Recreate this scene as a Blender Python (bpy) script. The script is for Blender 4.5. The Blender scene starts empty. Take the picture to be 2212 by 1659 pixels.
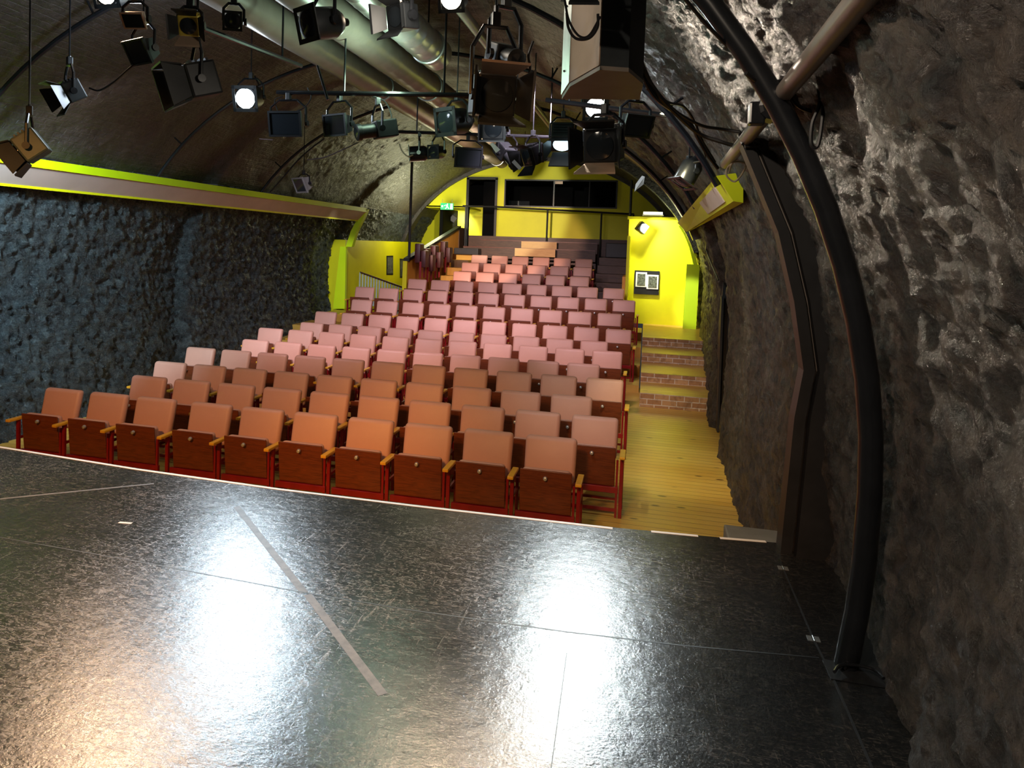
import bpy, bmesh, math, random
import numpy as np
from mathutils import Vector, Matrix, noise
random.seed(7)
C = bpy.context.scene.collection
SC = bpy.context.scene
PI = math.pi

# ------------------------------------------------------------------ camera
cam_d = bpy.data.cameras.new('camera'); cam = bpy.data.objects.new('camera', cam_d); C.objects.link(cam)
SC.camera = cam
cam_d.sensor_fit = 'HORIZONTAL'; cam_d.sensor_width = 36.0
cam_d.lens = 1583.84/2212*36.0
cam_d.shift_x = 118.97/2212; cam_d.shift_y = -232.48/2212
cam_d.clip_start = .05; cam_d.clip_end = 100
yaw, pitch, roll = 0.251352, 0.0446484, 0.0336956
cy_, sy_ = math.cos(yaw), math.sin(yaw)
fw = Vector((-sy_*math.cos(pitch), cy_*math.cos(pitch), -math.sin(pitch)))
r0 = Vector((cy_, sy_, 0)); u0 = r0.cross(fw)
rt = math.cos(roll)*r0 + math.sin(roll)*u0; up = -math.sin(roll)*r0 + math.cos(roll)*u0
cam.matrix_world = Matrix((( rt.x, up.x, -fw.x, 0), (rt.y, up.y, -fw.y, 0), (rt.z, up.z, -fw.z, 0), (0,0,0,1)))

# ------------------------------------------------------------------ world, exposure, lights
w = bpy.data.worlds.new('world'); SC.world = w; w.use_nodes = True
w.node_tree.nodes['Background'].inputs[0].default_value = (.5,.55,.6,1)
w.node_tree.nodes['Background'].inputs[1].default_value = .05
vs = SC.view_settings; vs.view_transform = 'Standard'; vs.look = 'None'; vs.gamma = 1; vs.exposure = 0.0
vs.use_curve_mapping = False

def spot(name, loc, target, power, color, size=60, blend=.5, radius=.1):
    d = bpy.data.lights.new(name, 'SPOT'); d.energy = power; d.color = color
    d.spot_size = math.radians(size); d.spot_blend = blend; d.shadow_soft_size = radius
    o = bpy.data.objects.new(name, d); C.objects.link(o); o.location = loc
    o.rotation_euler = (Vector(target)-Vector(loc)).to_track_quat('-Z', 'Y').to_euler()
    return o
def point(name, loc, power, color, radius=.1):
    d = bpy.data.lights.new(name, 'POINT'); d.energy = power; d.color = color; d.shadow_soft_size = radius
    o = bpy.data.objects.new(name, d); C.objects.link(o); o.location = loc
    return o
COOL = (.72,.88,1.0); WARM = (1,.62,.35); WHITE = (1,.93,.85); PINK = (1,.86,.88); GREENISH = (.75,1,.8)
# lit lamps of the rig aimed at the stage
spot('stage_lamp_light', (-4.27,7.28,1.51), (-2.6,2.6,-1.5), 700, COOL, 46, .8, .13)
spot('stage_lamp_light', (-0.58,7.78,1.45), (-.9,2.8,-1.5), 620, (.85,.97,1), 38, .8, .12)
spot('stage_lamp_light', (-4.39,5.30,1.98), (-2.6,1.4,-1.5), 620, WARM, 58, .8, .14)
spot('stage_lamp_light', (-1.46,5.35,1.81), (-1.3,1.4,-1.5), 260, (1,.74,.5), 50, .8, .11)
# lamps above the stage, behind the camera, aimed at the seats
spot('audience_light', (-3.2,.2,1.9), (-4.2,6.0,-2.2), 900, (1,.45,.12), 48, .6, .2)
spot('audience_light', (-1.3,-.3,1.5), (-.9,6.0,-2.3), 640, (1,.45,.12), 46, .6, .2)
# house rig lamps aimed at the rows, with added fill lights among them below
spot('house_light', (-4.9,7.6,1.9), (-4.4,12.8,-2.0), 660, (1,.80,.95), 74, .8, .12)
spot('house_light', (-1.3,8.4,1.9), (-1.9,13.2,-1.9), 560, (1,.80,.95), 74, .8, .12)
spot('house_light', (-2.6,11.2,1.6), (-3.2,15.4,-1.4), 300, (1,.80,.92), 84, .8, .12)  # extra spot added to lift the rear rows
spot('house_light', (-3.9,11.0,1.6), (-3.95,19.6,-.15), 1700, (1,.60,.42), 27, .3, .05)
spot('house_light', (-3.4,14.5,1.75), (-4.9,22.0,1.2), 1000, (1,.95,.75), 42, .25, .06)
point('vault_fill', (-4.3,5.6,1.5), 60, (.72,.85,1), .15)  # this and the next three: added point fills for the dark vault
point('vault_fill', (-2.3,6.3,1.45), 40, (.65,1,.72), .15)
point('vault_fill', (-1.2,3.6,1.2), 16, (1,.88,.72), .12)
point('vault_fill', (-3.0,13.2,1.5), 16, (1,.70,.45), .3)
spot('vault_bounce_fill', (-5.3,18.0,-.1), (-7.2,19.5,1.0), 70, (1,.97,.30), 110, .8, .2)  # added spot standing in for bounce off the yellow walls
spot('wall_fill', (-5.7,4.6,1.15), (-7.7,8.4,-.9), 1100, (.60,.86,1), 70, .8, .1)  # added cool spot that brightens the left wall
spot('lime_fill', (-6.35,14.6,.9), (-7.35,16.9,-.9), 130, (.95,1,.85), 40, .6, .05)  # added spot that brightens the left lime panel
spot('lime_fill', (.0,14.6,.2), (1.03,17.0,-1.1), 330, (.95,1,.85), 22, .6, .05)  # added spot that brightens the right lime panel
spot('lime_fill', (-5.9,6.5,1.2), (-6.8,8.5,.8), 40, (1,.95,.9), 120, .8, .1)  # added spot on the trough, placed outside it
spot('wall_fill', (-.6,5.4,1.15), (.9,1.4,-.8), 200, (1,.84,.66), 66, .8, .05)  # added grazing spot for highlights on the near right wall
spot('wall_fill', (-1.0,.3,1.5), (.95,1.8,-.8), 260, (1,.82,.64), 110, .8, .05)  # added warm fill for the lower right wall
spot('wall_fill', (-1.4,5.0,1.5), (1.0,8.0,-.8), 200, (.88,.94,1), 80, .8, .05)  # added cooler fill for the right wall along the aisle
spot('aisle_light', (.1,6.6,1.2), (.75,9.2,-2.5), 330, (1,.90,.55), 46, .7, .12)
# wall lights at the far end
spot('wall_light_beam', (-0.07,17.00,0.54), (.25,17.6,.15), 300, (1,1,.8), 110, .5, .05)
spot('wall_light_beam', (-6.08,23.30,0.85), (-6.3,24.0,.4), 220, (1,1,.8), 120, .5, .05)
point('passage_light', (.3,16.4,.5), 15, (1,.97,.6), .25)
point('passage_light', (-6.2,20.5,.7), 90, (1,.97,.6), .4)

# ------------------------------------------------------------------ materials
def mat(name, col, rough=.5, metal=0, spec=.5, emit=None, estr=0, coat=0):
    m = bpy.data.materials.new(name); m.use_nodes = True
    b = m.node_tree.nodes['Principled BSDF']
    b.inputs['Base Color'].default_value = (*col,1); b.inputs['Roughness'].default_value = rough
    b.inputs['Metallic'].default_value = metal; b.inputs['Specular IOR Level'].default_value = spec
    b.inputs['Coat Weight'].default_value = coat
    if emit: b.inputs['Emission Color'].default_value = (*emit,1); b.inputs['Emission Strength'].default_value = estr
    return m
class NT:
    def __init__(s, m): s.t = m.node_tree; s.b = s.t.nodes['Principled BSDF']; s.L = s.t.links
    def n(s, ty, **k):
        x = s.t.nodes.new(ty)
        for a, v in k.items():
            if a.startswith('i_'):
                x.inputs[a[2:].replace('_',' ')].default_value = v
            else: setattr(x, a, v)
        return x
    def l(s, a, b): s.L.new(a, b)
    def coord(s, kind='Object', scale=(1,1,1), rot=(0,0,0)):
        c = s.n('ShaderNodeTexCoord'); mp = s.n('ShaderNodeMapping')
        mp.inputs['Scale'].default_value = scale; mp.inputs['Rotation'].default_value = rot
        s.l(c.outputs[kind], mp.inputs[0]); return mp.outputs[0]
    def noise(s, v, scale, detail=4, rough=.55, dist=0):
        x = s.n('ShaderNodeTexNoise'); x.inputs['Scale'].default_value = scale; x.inputs['Detail'].default_value = detail
        x.inputs['Roughness'].default_value = rough; x.inputs['Distortion'].default_value = dist
        s.l(v, x.inputs['Vector']); return x.outputs['Fac']
    def ramp(s, f, stops):
        r = s.n('ShaderNodeValToRGB'); e = r.color_ramp.elements
        while len(e) < len(stops): e.new(.5)
        for a, (p, c) in zip(e, stops):
            a.position = p; a.color = (*c,1) if len(c) == 3 else c
        s.l(f, r.inputs[0]); return r.outputs[0]
    def mix(s, f, a, b, ty='MIX'):
        x = s.n('ShaderNodeMix', data_type='RGBA', blend_type=ty)
        for v, i in ((f,0),(a,6),(b,7)):
            if hasattr(v, 'is_linked') or hasattr(v,'node'): s.l(v, x.inputs[i])
            else: x.inputs[i].default_value = v if i == 0 else (*v,1)
        return x.outputs[2]
    def math(s, op, a, b=0):
        x = s.n('ShaderNodeMath', operation=op)
        for v, i in ((a,0),(b,1)):
            if hasattr(v,'node'): s.l(v, x.inputs[i])
            else: x.inputs[i].default_value = v
        return x.outputs[0]
    def bump(s, h, strength=.5, dist=.01, prev=None):
        x = s.n('ShaderNodeBump'); x.inputs['Strength'].default_value = strength; x.inputs['Distance'].default_value = dist
        s.l(h, x.inputs['Height'])
        if prev: s.l(prev, x.inputs['Normal'])
        return x.outputs[0]
def g(v): return (v,v,v)

def m_rock(name, dark, mid, light, rough=(.28,.6), bumps=1.0, brick=False):
    m = mat(name, mid); t = NT(m); v = t.coord('Object')
    n1 = t.noise(v, 1.3, 5, .6); n2 = t.noise(v, 9, 6, .65, .4); n3 = t.noise(v, 42, 8, .7)
    c = t.ramp(n2, [(.3,dark),(.5,mid),(.72,light)])
    c = t.mix(t.ramp(n1, [(.35,g(0)),(.65,g(1))]), c, dark); 
    c2 = t.mix(.5, c, t.ramp(n2, [(.35,dark),(.7,light)]))
    t.l(c2, t.b.inputs['Base Color'])
    rr = t.ramp(n3, [(.3,g(rough[0])),(.7,g(rough[1]))]); t.l(rr, t.b.inputs['Roughness'])
    vo = t.n('ShaderNodeTexVoronoi', feature='F1'); vo.inputs['Scale'].default_value = 14; t.l(v, vo.inputs['Vector'])
    b0 = t.bump(vo.outputs['Distance'], .5*bumps, .03)
    b1 = t.bump(n2, .9*bumps, .05, b0); b2 = t.bump(n3, .9*bumps, .02, b1)
    if brick:
        u = t.n('ShaderNodeUVMap'); br = t.n('ShaderNodeTexBrick')
        br.inputs['Scale'].default_value = 1; br.inputs['Brick Width'].default_value = .23; br.inputs['Row Height'].default_value = .078
        br.inputs['Mortar Size'].default_value = .009; br.inputs['Mortar Smooth'].default_value = .8
        nn = t.n('ShaderNodeTexNoise'); nn.inputs['Scale'].default_value = 3; t.l(u.outputs[0], nn.inputs['Vector'])
        ad = t.n('ShaderNodeVectorMath', operation='MULTIPLY_ADD'); t.l(nn.outputs['Color'], ad.inputs[0])
        ad.inputs[1].default_value = (.05,.05,0); t.l(u.outputs[0], ad.inputs[2]); t.l(ad.outputs[0], br.inputs['Vector'])
        inv = t.math('SUBTRACT', 1, br.outputs['Fac'])
        b2 = t.bump(inv, .35, .012, b2)
    t.l(b2, t.b.inputs['Normal'])
    t.b.inputs['Specular IOR Level'].default_value = .8
    return m
M = {}
M['rock_right'] = m_rock('dark rough plaster', (.010,.009,.008), (.068,.050,.040), (.17,.13,.10), rough=(.25,.5), bumps=1.5)
M['rock_left'] = m_rock('black painted rubble wall', (.012,.015,.018), (.042,.052,.058), (.13,.16,.17), rough=(.18,.4), bumps=1.6, brick=True)
M['vault'] = m_rock('brown black vault', (.016,.013,.012), (.033,.026,.024), (.06,.047,.042), rough=(.3,.6), bumps=.45, brick=True)

M['vault_far'] = m_rock('rough brown brick vault', (.03,.022,.016), (.036,.027,.017), (.085,.065,.035), rough=(.2,.42), bumps=1.6, brick=True)
def m_stage():
    m = mat('black stage floor', (.02,.02,.02)); t = NT(m); v = t.coord('Object')
    big = t.noise(v, .6, 4, .6)
    def strokes(ax, ay, rot, sc, lo):
        return t.ramp(t.noise(t.coord('Object', (ax,ay,1), (0,0,rot)), sc, 8, .72, .5), [(lo,g(0)),(lo+.07,g(1))])
    s1 = strokes(26,2.6,.6,2.2,.60); s2 = strokes(2.6,30,.25,2.0,.60); s3 = strokes(34,3,-.9,1.8,.61); s4 = strokes(2.6,36,-.35,1.7,.61)
    fine = t.ramp(t.noise(t.coord('Object', (1,2.2,1), (0,0,.4)), 30, 8, .75, 1.6), [(.50,g(0)),(.60,g(1))])
    msk = t.ramp(big, [(.38,g(.25)),(.58,g(1))])
    sx = t.n('ShaderNodeSeparateXYZ'); t.l(v, sx.inputs[0])
    wear = t.ramp(sx.outputs[0], [(0,g(1)),(1,g(1))])
    gx = t.n('ShaderNodeMapRange'); t.l(sx.outputs[0], gx.inputs[0]); gx.inputs[1].default_value = .9; gx.inputs[2].default_value = -.6; gx.inputs[3].default_value = .5; gx.inputs[4].default_value = 1
    s = t.math('MAXIMUM', t.math('MAXIMUM', s1, s2), t.math('MAXIMUM', s3, s4))
    s = t.math('MULTIPLY', t.math('ADD', t.math('MULTIPLY', s, .6), t.math('MULTIPLY', fine, .6)), msk)
    s = t.math('MULTIPLY', s, gx.outputs[0])
    col = t.mix(s, (.008,.009,.010), (.23,.19,.155))
    t.l(col, t.b.inputs['Base Color'])
    r = t.math('ADD', t.math('MULTIPLY', s, .22), t.math('ADD', .13, t.math('MULTIPLY', t.noise(v, 3, 4), .14)))
    t.l(r, t.b.inputs['Roughness'])
    b1 = t.bump(t.noise(v, 110, 4, .6), .35, .0025); b2 = t.bump(t.noise(v, 14, 4, .55), .25, .008, b1); b3 = t.bump(s, .12, .0008, b2)
    t.l(b3, t.b.inputs['Normal']); t.b.inputs['Specular IOR Level'].default_value = .55
    return m
M['stage'] = m_stage()
def m_planks(name, axis_rot=0, c1=(.42,.22,.055), c2=(.62,.37,.12), width=.115, rough=.38):
    m = mat(name, c1, rough); t = NT(m); v = t.coord('Object', (1,1,1), (0,0,axis_rot)); v.node.inputs['Location'].default_value = (27,0,0)
    br = t.n('ShaderNodeTexBrick'); br.offset = .37
    br.inputs['Scale'].default_value = 1; br.inputs['Brick Width'].default_value = 60; br.inputs['Row Height'].default_value = width
    br.inputs['Mortar Size'].default_value = .0035; br.inputs['Mortar Smooth'].default_value = .2; br.inputs['Bias'].default_value = 0
    br.inputs['Color1'].default_value = (0,0,0,1); br.inputs['Color2'].default_value = (1,1,1,1); br.inputs['Mortar'].default_value = (.5,.5,.5,1)
    t.l(v, br.inputs['Vector'])
    gr = t.noise(t.coord('Object', (1.2,16,4), (0,0,axis_rot)), 3, 5, .6, .8)
    blot = t.noise(v, 1.1, 4, .6)
    col = t.mix(t.math('ADD', t.math('MULTIPLY', br.outputs['Color'], .45), t.math('MULTIPLY', gr, .5)), c1, c2)
    col = t.mix(t.ramp(blot, [(.4,g(0)),(.7,g(.65))]), col, (c1[0]*1.1,c1[1]*.85,c1[2]*.4))
    vo = t.n('ShaderNodeTexVoronoi', feature='F1'); vo.inputs['Scale'].default_value = 2.3
    t.l(t.coord('Object', (1,2.2,1), (0,0,axis_rot)), vo.inputs['Vector'])
    col = t.mix(t.ramp(vo.outputs['Distance'], [(.07,g(.9)),(.13,g(0))]), col, (.10,.04,.01))
    col = t.mix(br.outputs['Fac'], col, (.09,.045,.012))
    t.l(col, t.b.inputs['Base Color'])
    t.l(t.bump(t.math('SUBTRACT', 1, br.outputs['Fac']), .4, .003), t.b.inputs['Normal'])
    return m
M['pine'] = m_planks('golden pine boards', 0, (.50,.27,.035), (.72,.47,.11))
def m_wood(name, c1, c2, rough=.35, sc=(1,1,9)):
    m = mat(name, c1, rough); t = NT(m)
    n = t.noise(t.coord('Object', sc), 4, 6, .6, 1.2)
    t.l(t.ramp(n, [(.3,c1),(.7,c2)]), t.b.inputs['Base Color']); return m
M['mahogany'] = m_wood('mahogany plywood', (.09,.018,.007), (.20,.045,.013), .38, (1.5,1.5,12))
M['arm'] = m_wood('yellow varnished beech', (.62,.30,.018), (.85,.47,.04), .3)
M['orange'] = m_wood('orange varnished pine panel', (.62,.24,.02), (.82,.36,.045), .45, (6,6,1))
M['darkwood'] = m_wood('dark brown board', (.045,.018,.010), (.10,.045,.022), .5, (1,8,8))
M['plywood'] = m_wood('plain plywood', (.62,.36,.12), (.74,.47,.18), .5)
def m_brick(name):
    m = mat(name, (.4,.2,.08), .7); t = NT(m); v = t.coord('Object')
    sx = t.n('ShaderNodeSeparateXYZ'); t.l(v, sx.inputs[0]); cb = t.n('ShaderNodeCombineXYZ')
    t.l(sx.outputs[0], cb.inputs[0]); t.l(sx.outputs[2], cb.inputs[1])
    br = t.n('ShaderNodeTexBrick'); br.inputs['Scale'].default_value = 1; br.inputs['Brick Width'].default_value = .22; br.inputs['Row Height'].default_value = .085
    br.inputs['Mortar Size'].default_value = .007
    br.inputs['Color1'].default_value = (.34,.17,.06,1); br.inputs['Color2'].default_value = (.5,.30,.12,1); br.inputs['Mortar'].default_value = (.62,.55,.40,1)
    t.l(cb.outputs[0], br.inputs['Vector'])
    n = t.noise(v, 12, 5, .6)
    t.l(t.mix(t.ramp(n, [(.45,g(0)),(.7,g(.7))]), br.outputs['Color'], (.16,.08,.03)), t.b.inputs['Base Color'])
    t.l(t.bump(t.math('SUBTRACT', n, br.outputs['Fac']), .6, .01), t.b.inputs['Normal'])
    return m
M['brick'] = m_brick('worn step bricks')
def m_soft(name, col, rough=.5, var=.12, sc=4, b=.1, bd=.002, spec=.5, metal=0):
    m = mat(name, col, rough, metal, spec); t = NT(m); v = t.coord('Object'); n = t.noise(v, sc, 5, .6)
    lo = tuple(max(0,c*(1-var)) for c in col); hi = tuple(min(1,c*(1+var)) for c in col)
    t.l(t.ramp(n, [(.3,lo),(.7,hi)]), t.b.inputs['Base Color'])
    if b: t.l(t.bump(t.noise(v, sc*14, 4, .6), b, bd), t.b.inputs['Normal'])
    return m
M['fabric'] = m_soft('salmon upholstery', (.62,.33,.255), .5, .06, 3, .25, .0008)
M['redmetal'] = m_soft('red painted steel', (.22,.006,.009), .3, .15, 9, 0)
M['redfabric'] = m_soft('dark red seat back', (.06,.006,.007), .45, .2, 6, .2)
M['yellow'] = m_soft('acid yellow paint', (.72,.70,.0), .55, .05, 2, .15)
M['lime'] = m_soft('lime yellow paint', (.60,.82,.0), .5, .04, 2, .05)
M['black'] = m_soft('black paint', (.012,.012,.013), .45, .3, 8, .1)
M['blackgloss'] = m_soft('black gloss metal', (.010,.011,.013), .25, .3, 8, 0)
M['void'] = mat('booth shade black', (.004,.004,.005), .9, spec=.1)  # near-black puts the shade of the unlit booth into the colour
M['lampblack'] = m_soft('black lamp housing', (.014,.016,.018), .42, .3, 10, .1)
M['greypaint'] = m_soft('grey paint', (.16,.17,.17), .6, .2, 6, .2)
M['steel'] = m_soft('galvanised steel', (.45,.46,.46), .35, .12, 8, 0, metal=.8)
M['silver'] = m_soft('silver rail', (.6,.68,.74), .3, .05, 8, 0, metal=.5)
M['greypipe'] = m_soft('grey brown pipe', (.22,.19,.165), .35, .12, 6, .1)
M['tan'] = m_soft('tan felt board', (.40,.28,.19), .7, .06, 5, .2)
M['speakerdark'] = m_soft('dark speaker cloth', (.022,.028,.032), .8, .15, 20, .3)
M['speakerbase'] = m_soft('brown speaker base', (.20,.17,.14), .6, .1, 6, .2)
M['alu'] = m_soft('aluminium flat', (.62,.64,.64), .38, .08, 12, 0, metal=.6)
M['warmflap'] = m_soft('pale flap with warm light in colour', (.65,.45,.33), .5, .1, 10, 0)  # warm light falling on the metal is put into this colour
M['white'] = m_soft('white tape', (.85,.83,.8), .6, .04, 30, 0)
M['residue'] = m_soft('grey tape residue', (.11,.10,.095), .5, .4, 18, 0)
M['greytan'] = m_soft('pink grey light diffuser', (.68,.50,.43), .6, .06, 3, 0)
M['cable'] = mat('black cable', (.008,.008,.009), .4)
M['creamcable'] = mat('cream cable', (.55,.47,.33), .5)
M['glass'] = mat('dark glass', (.005,.007,.009), .08)
M['lens'] = mat('unlit lens', (.02,.025,.03), .1)
M['lit_cool'] = mat('lit lens cool', (1,1,1), .5, emit=(.86,.96,1), estr=40)
M['lit_warm'] = mat('lit lens warm', (1,1,1), .5, emit=(1,.86,.68), estr=30)
M['lit_blue'] = mat('lit lens blue', (1,1,1), .5, emit=(.55,.85,1), estr=4)
M['tube'] = mat('lit tube', (1,1,1), .5, emit=(.95,1,.6), estr=9)
M['exitgreen'] = mat('green exit sign', (.0,.35,.12), .4, emit=(.0,.50,.16), estr=.8)
M['exitwhite'] = mat('white exit figure', (.8,.9,.8), .4, emit=(.6,1,.75), estr=.9)
M['paper'] = m_soft('poster paper', (.10,.11,.09), .6, .9, 22, 0)
M['yellowmetal'] = m_soft('yellowed metal', (.55,.42,.06), .4, .2, 12, 0)
M['teal'] = m_soft('grey green lamp metal', (.07,.10,.09), .4, .2, 12, 0)

# ------------------------------------------------------------------ mesh helpers
class MB:
    def __init__(s): s.v = []; s.f = []
    def add(s, vs_, fs, mx=None):
        k = len(s.v); s.v += [tuple(mx @ Vector(p)) if mx else tuple(p) for p in vs_]; s.f += [tuple(i+k for i in f) for f in fs]; return s
    def box(s, lo, hi, mx=None, bev=0):
        lo = Vector(lo); hi = Vector(hi)
        if bev:
            bm = bmesh.new(); bmesh.ops.create_cube(bm, size=1)
            for v in bm.verts: v.co = Vector((lo[i]+(v.co[i]+.5)*(hi[i]-lo[i]) for i in range(3)))
            bmesh.ops.bevel(bm, geom=list(bm.edges), offset=bev, segments=2, affect='EDGES', profile=.6)
            bm.verts.index_update(); s.add([v.co.copy() for v in bm.verts], [[v.index for v in f.verts] for f in bm.faces], mx); bm.free(); return s
        V = [(x,y,z) for x in (lo.x,hi.x) for y in (lo.y,hi.y) for z in (lo.z,hi.z)]
        return s.add(V, [(0,1,3,2),(4,6,7,5),(0,4,5,1),(2,3,7,6),(0,2,6,4),(1,5,7,3)], mx)
    def tube(s, pts, r, seg=8, mx=None, caps=True):
        pts = [Vector(p) for p in pts]; n = len(pts); rs = r if isinstance(r, (list,tuple)) else [r]*n
        V = []; F = []; side = None
        for i, p in enumerate(pts):
            d = (pts[min(i+1,n-1)]-pts[max(i-1,0)]).normalized()
            if side is None:
                side = d.cross(Vector((0,0,1)))
                if side.length < .01: side = Vector((1,0,0))
            side = (side - d*side.dot(d)).normalized(); u = d.cross(side)
            V += [p+(side*math.cos(a)+u*math.sin(a))*rs[i] for a in (2*PI*k/seg for k in range(seg))]
        for i in range(n-1):
            for k in range(seg):
                F.append((i*seg+k, i*seg+(k+1)%seg, (i+1)*seg+(k+1)%seg, (i+1)*seg+k))
        if caps: F += [tuple(range(seg))[::-1], tuple((n-1)*seg+k for k in range(seg))]
        return s.add(V, F, mx)
    def prism(s, poly, z0, z1, mx=None):            # polygon in xy, extruded in z
        n = len(poly); V = [(x,y,z0) for x,y in poly]+[(x,y,z1) for x,y in poly]
        F = [tuple(range(n))[::-1], tuple(range(n,2*n))]+[(i,(i+1)%n,n+(i+1)%n,n+i) for i in range(n)]
        return s.add(V, F, mx)
    def lathe(s, prof, seg=20, mx=None):            # (r, z) profile about z
        V = []; F = []; n = len(prof)
        for r,z in prof: V += [(r*math.cos(2*PI*k/seg), r*math.sin(2*PI*k/seg), z) for k in range(seg)]
        for i in range(n-1):
            for k in range(seg): F.append((i*seg+k, i*seg+(k+1)%seg, (i+1)*seg+(k+1)%seg, (i+1)*seg+k))
        F += [tuple(range(seg))[::-1], tuple((n-1)*seg+k for k in range(seg))]
        return s.add(V, F, mx)
    def hexa(s, q0, q1, mx=None):                   # two quads bridged
        return s.add(list(q0)+list(q1), [(0,1,2,3),(7,6,5,4),(0,4,5,1),(1,5,6,2),(2,6,7,3),(3,7,4,0)], mx)
    def make(s, name, m, parent=None, smooth=False, loc=None):
        me = bpy.data.meshes.new(name)
        V = s.v
        if loc: V = [(x-loc[0],y-loc[1],z-loc[2]) for x,y,z in V]
        me.from_pydata(V, [], s.f); me.validate()
        bm = bmesh.new(); bm.from_mesh(me); bmesh.ops.recalc_face_normals(bm, faces=bm.faces); bm.to_mesh(me); bm.free()
        me.materials.append(M[m] if isinstance(m, str) else m)
        if smooth:
            for p in me.polygons: p.use_smooth = True
            try: me.set_sharp_from_angle(angle=math.radians(40))
            except Exception: pass
        o = bpy.data.objects.new(name, me); C.objects.link(o)
        if loc: o.location = loc
        if parent: o.parent = parent
        return o
def tag(o, label, cat, group=None, kind=None):
    o['label'] = label; o['category'] = cat
    if group: o['group'] = group
    if kind: o['kind'] = kind
    return o
def struct(o, label=None):
    o['kind'] = 'structure'
    if label: o['label'] = label
    return o
def thing(name, label, cat, loc=(0,0,0), rot=(0,0,0), group=None):
    o = bpy.data.objects.new(name, None); C.objects.link(o); o.location = loc; o.rotation_euler = rot; o.empty_display_size = .1
    return tag(o, label, cat, group)
kids = {}
def dup(root, loc, rot, label, group=None):
    if root.name not in kids:
        kids[root.name] = [(c, [d for d in bpy.data.objects if d.parent == c]) for c in bpy.data.objects if c.parent == root]
    r = root.copy(); C.objects.link(r); r.location = loc; r.rotation_euler = rot; r['label'] = label
    if group: r['group'] = group
    for c, ds in kids[root.name]:
        k = c.copy(); C.objects.link(k); k.parent = r
        for d in ds: q = d.copy(); C.objects.link(q); q.parent = k
    return r
def spline(pts, n=8):
    P = [Vector(p) for p in pts]; P = [P[0]*2-P[1]]+P+[P[-1]*2-P[-2]]; out = []
    for i in range(1, len(P)-2):
        a,b,c,d = P[i-1:i+3]
        for k in range(n):
            t = k/n; out.append(.5*((2*b)+(c-a)*t+(2*a-5*b+4*c-d)*t*t+(3*b-a-3*c+d)*t**3))
    return out+[P[-2]]

# ------------------------------------------------------------------ setting: vault and walls
XC, ZC, VB = -3.2, -.85, 3.5
AT = [(-3,4.10),(2.36,4.035),(2.44,4.11),(4,4.11),(5,4.16),(6,4.2),(7.5,4.2),(9.5,4.24),(10.6,4.40),(10.75,4.22),(12,4.28),(15.6,4.36),(16.4,4.55),(17.2,4.55),(17.4,4.4),(25,4.4)]
def aw(y):
    for (y0,a0),(y1,a1) in zip(AT, AT[1:]):
        if y <= y1: return a0+(a1-a0)*max(0,(y-y0)/(y1-y0))
    return AT[-1][1]
def prof(u, y, inset=0):
    """u<0: right wall below the springing (metres down); 0..1: vault right to left; >1: left wall below (metres down beyond 1)"""
    a = aw(y)-inset; b = VB-inset
    if u < 0: return Vector((XC+a*(1-.004*u*u), y, ZC+u)), Vector((-1,0,0))
    if u <= 1:
        t = u*PI; return Vector((XC+a*math.cos(t), y, ZC+b*math.sin(t))), Vector((-math.cos(t),0,-math.sin(t))).normalized()
    d = u-1; return Vector((XC-a*(1-.02*d*d), y, ZC-d)), Vector((1,0,0))
def wall_patch(name, us, ys, amp, m):
    V = []; F = []; UV = []
    rough, fine = amp; arc = 0; arcs = [0]
    for i in range(1, len(us)):
        arcs.append(arcs[-1]+(prof(us[i],5)[0]-prof(us[i-1],5)[0]).length)
    for j, y in enumerate(ys):
        for i, u in enumerate(us):
            p, n = prof(u, y)
            q = p*1.0
            d = rough*(noise.fractal(q*1.6, .8, 2.0, 4)) + fine*(noise.fractal(q*9+Vector((7,3,1)), .7, 2.1, 3))
            d += .9*fine*abs(noise.noise(q*16))+.5*fine*noise.noise(q*34)
            V.append(p+n*d)
    nu = len(us)
    for j in range(len(ys)-1):
        for i in range(nu-1): F.append((j*nu+i, j*nu+i+1, (j+1)*nu+i+1, (j+1)*nu+i))
    me = bpy.data.meshes.new(name); me.from_pydata(V, [], F); me.materials.append(M[m])
    uv = me.uv_layers.new(name='UVMap')
    dat = np.empty(len(me.loops)*2, dtype=np.float32); li = np.empty(len(me.loops), dtype=np.int32); me.loops.foreach_get('vertex_index', li)
    dat[0::2] = np.array(ys)[li//nu]; dat[1::2] = np.array(arcs)[li%nu]; uv.data.foreach_set('uv', dat)
    for p in me.polygons: p.use_smooth = True
    o = bpy.data.objects.new(name, me); C.objects.link(o); return struct(o)
def lin(a, b, step): 
    n = max(1, int(round(abs(b-a)/step))); return [a+(b-a)*i/n for i in range(n+1)]
U1, U2 = .30, .84
struct(wall_patch('wall_right', lin(-1.0,0,.02)[:-1]+lin(0,U1+.04,.0021), lin(.3,4.6,.02), (.05,.022), 'rock_right'), 'dark rough plastered side wall beside the stage')
struct(wall_patch('wall_right', lin(-1.75,0,.035)[:-1]+lin(0,U1,.0035), lin(4.6,12,.03)+lin(12.05,18,.06), (.045,.022), 'rock_right'), 'dark rough wall curving up beside the wooden aisle')
struct(wall_patch('wall_right', [-1.0,-.5,0,.1,.2,.34], lin(-3,.3,.3), (.02,.0), 'rock_right'))
struct(wall_patch('ceiling', lin(U1,U2,.006), lin(12.5,24,.06), (.02,.012), 'vault_far'), 'rough brick vault over the upper rows')
struct(wall_patch('ceiling', lin(U1,U2,.007), lin(-3,12.5,.07), (.03,.007), 'vault'), 'dark brown brick barrel vault over the seats')
struct(wall_patch('ceiling', lin(-.3,0,.1)+lin(.02,U1,.01), lin(18,24,.07), (.03,.007), 'vault'))
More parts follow.
